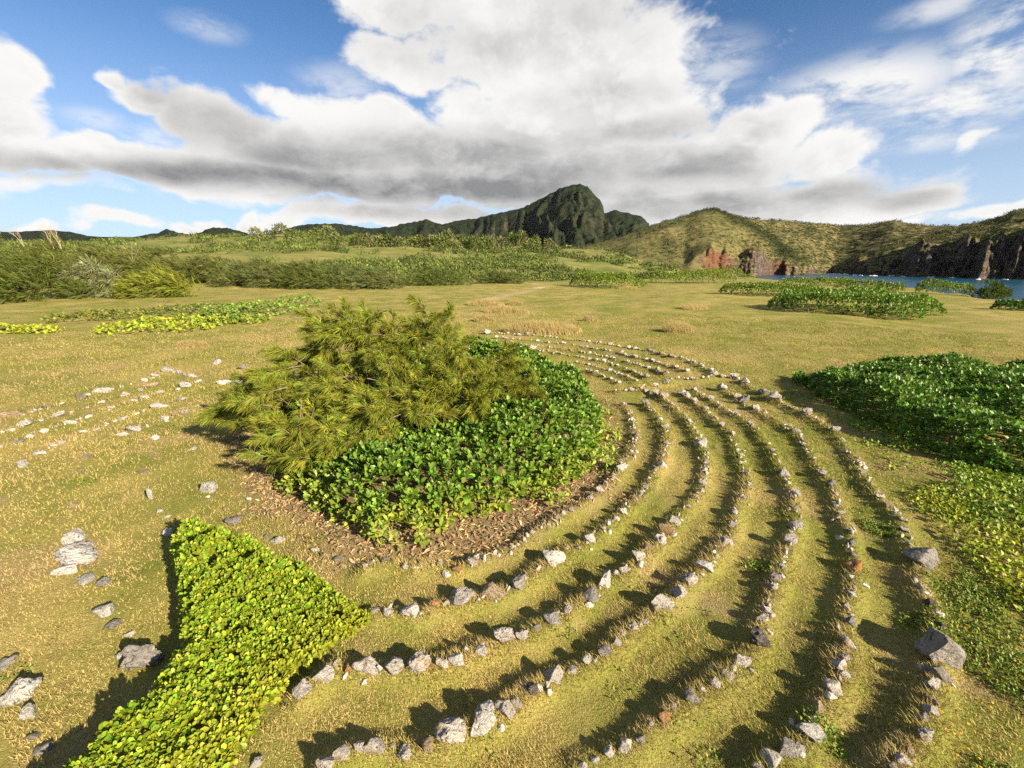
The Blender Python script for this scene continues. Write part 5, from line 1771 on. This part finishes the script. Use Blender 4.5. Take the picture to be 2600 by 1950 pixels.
# scrub and small trees on the headland hills
Xh, Yh, Zh, Sh, Th = [a.ravel() for a in HILL]
wgt = smooth(Sh, .12, .2) * smooth(Sh, 1.01, .99) * (Th < 1.25)
spw = np.exp(-((Th - (.417 + .25 * (1 - Sh))) / .022) ** 2)
crestw = np.exp(-((Sh - .97) / .035) ** 2)
cl_ = smooth(fbm(Xh / 40, Yh / 40, octv=3), -.1, .6)
wgt = wgt * (.10 + .9 * cl_ * (.35 + .4 * (Th > .62)) + 2.2 * spw + 1.0 * crestw)
pk_ = rf_.choice(len(Xh), 2600, False, wgt / wgt.sum())
n, per = len(pk_), 20
siz = 1.6 + 2.6 * rf_.random(n) ** 2
uu = unit(rf_.standard_normal((n * per, 3)))
uu[:, 2] = np.abs(uu[:, 2])
ti = np.repeat(np.arange(n), per)
o = np.c_[Xh, Yh, Zh][pk_][ti] + uu * (siz[:, None] * [1.1, 1.1, .95])[ti] * (.5 + .5 * rf_.random((n * per, 1)))
bc = np.array([[.045, .062, .02]]) * np.exp(.3 * rf_.standard_normal((n, 1))) * np.c_[1 + .3 * rf_.random(n), np.ones(n), np.ones(n)]
v, f, c = stamp(*QUAD, o, uu + .5 * rf_.standard_normal(uu.shape), uu + .3 * rf_.standard_normal(uu.shape), siz[ti] * .75 * (.5 + .6 * rf_.random(n * per)), bc[ti])
obj('hill_scrub', mesh_np('hill_scrub', v, f, c), M_FAR, label='dark scrub and small trees dotted over the headland hills', cat='scrub', kind='stuff')

# ------------------------------------------------------------------ surf at the foot of the cliffs
m, t, b, out = material('sea_foam')
b.inputs['Base Color'].default_value = (.82, .85, .86, 1)
b.inputs['Roughness'].default_value = .8
ru = np.random.default_rng(131)
parts = []
for t0 in np.r_[.70, .712, .722, .735, .762, .775, .80, .84, .87, .93, .98, 1.04, 1.10, 1.16]:
    t_ = np.linspace(t0, t0 + ru.uniform(.008, .022), 14)
    r0 = np.interp(t_, FT, FR) + 26 * fbm(t_ * 22, t_ * 0 + 3.3, octv=4) - ru.uniform(4, 14)
    ww_ = ru.uniform(2, 5) * np.sin(np.linspace(0, math.pi, 14)) * (1 + .5 * ru.standard_normal(14))
    hz = .25 + 1.3 * np.abs(np.sin(np.linspace(0, math.pi, 14))) * ru.random(14)
    a_ = np.c_[t_ * (r0 - ww_), r0 - ww_, np.full(14, SEA + .06)]
    b_ = np.c_[t_ * r0, r0, SEA + hz]
    c_ = np.c_[t_ * (r0 + ww_), r0 + ww_, np.full(14, SEA + .06)]
    vv = np.vstack([a_, b_, c_])
    i = np.arange(13)
    ff = np.vstack([np.c_[i, i + 1, i + 15, i + 14], np.c_[i + 14, i + 15, i + 29, i + 28]])
    parts.append((vv, ff, None))
v, f, _ = cat_geo(parts)
obj('surf', mesh_np('surf', v, f, None, True), m, label='white surf breaking at the foot of the sea cliffs', cat='surf', kind='stuff')

# ------------------------------------------------------------------ sea air: one even box of thin haze round everything
HZ = 3e-6
m = bpy.data.materials.new('haze_air')
m.use_nodes = True
t = NT(m.node_tree)
t.n.clear()
out = t.new('ShaderNodeOutputMaterial')
pv = t.new('ShaderNodeVolumePrincipled')
pv.inputs['Color'].default_value = (.80, .90, 1.0, 1)
pv.inputs['Density'].default_value = HZ
t.l.new(pv.outputs[0], out.inputs['Volume'])
bv = np.array([[x, y, z] for x in (-7600, 7600) for y in (-7600, 7600) for z in (-48, 640)], float)
bf = np.array([[0, 1, 3, 2], [4, 6, 7, 5], [0, 4, 5, 1], [2, 3, 7, 6], [0, 2, 6, 4], [1, 5, 7, 3]])
obj('haze', mesh_np('haze', bv, bf), m, label='thin pale sea haze filling the air', cat='haze', kind='stuff')
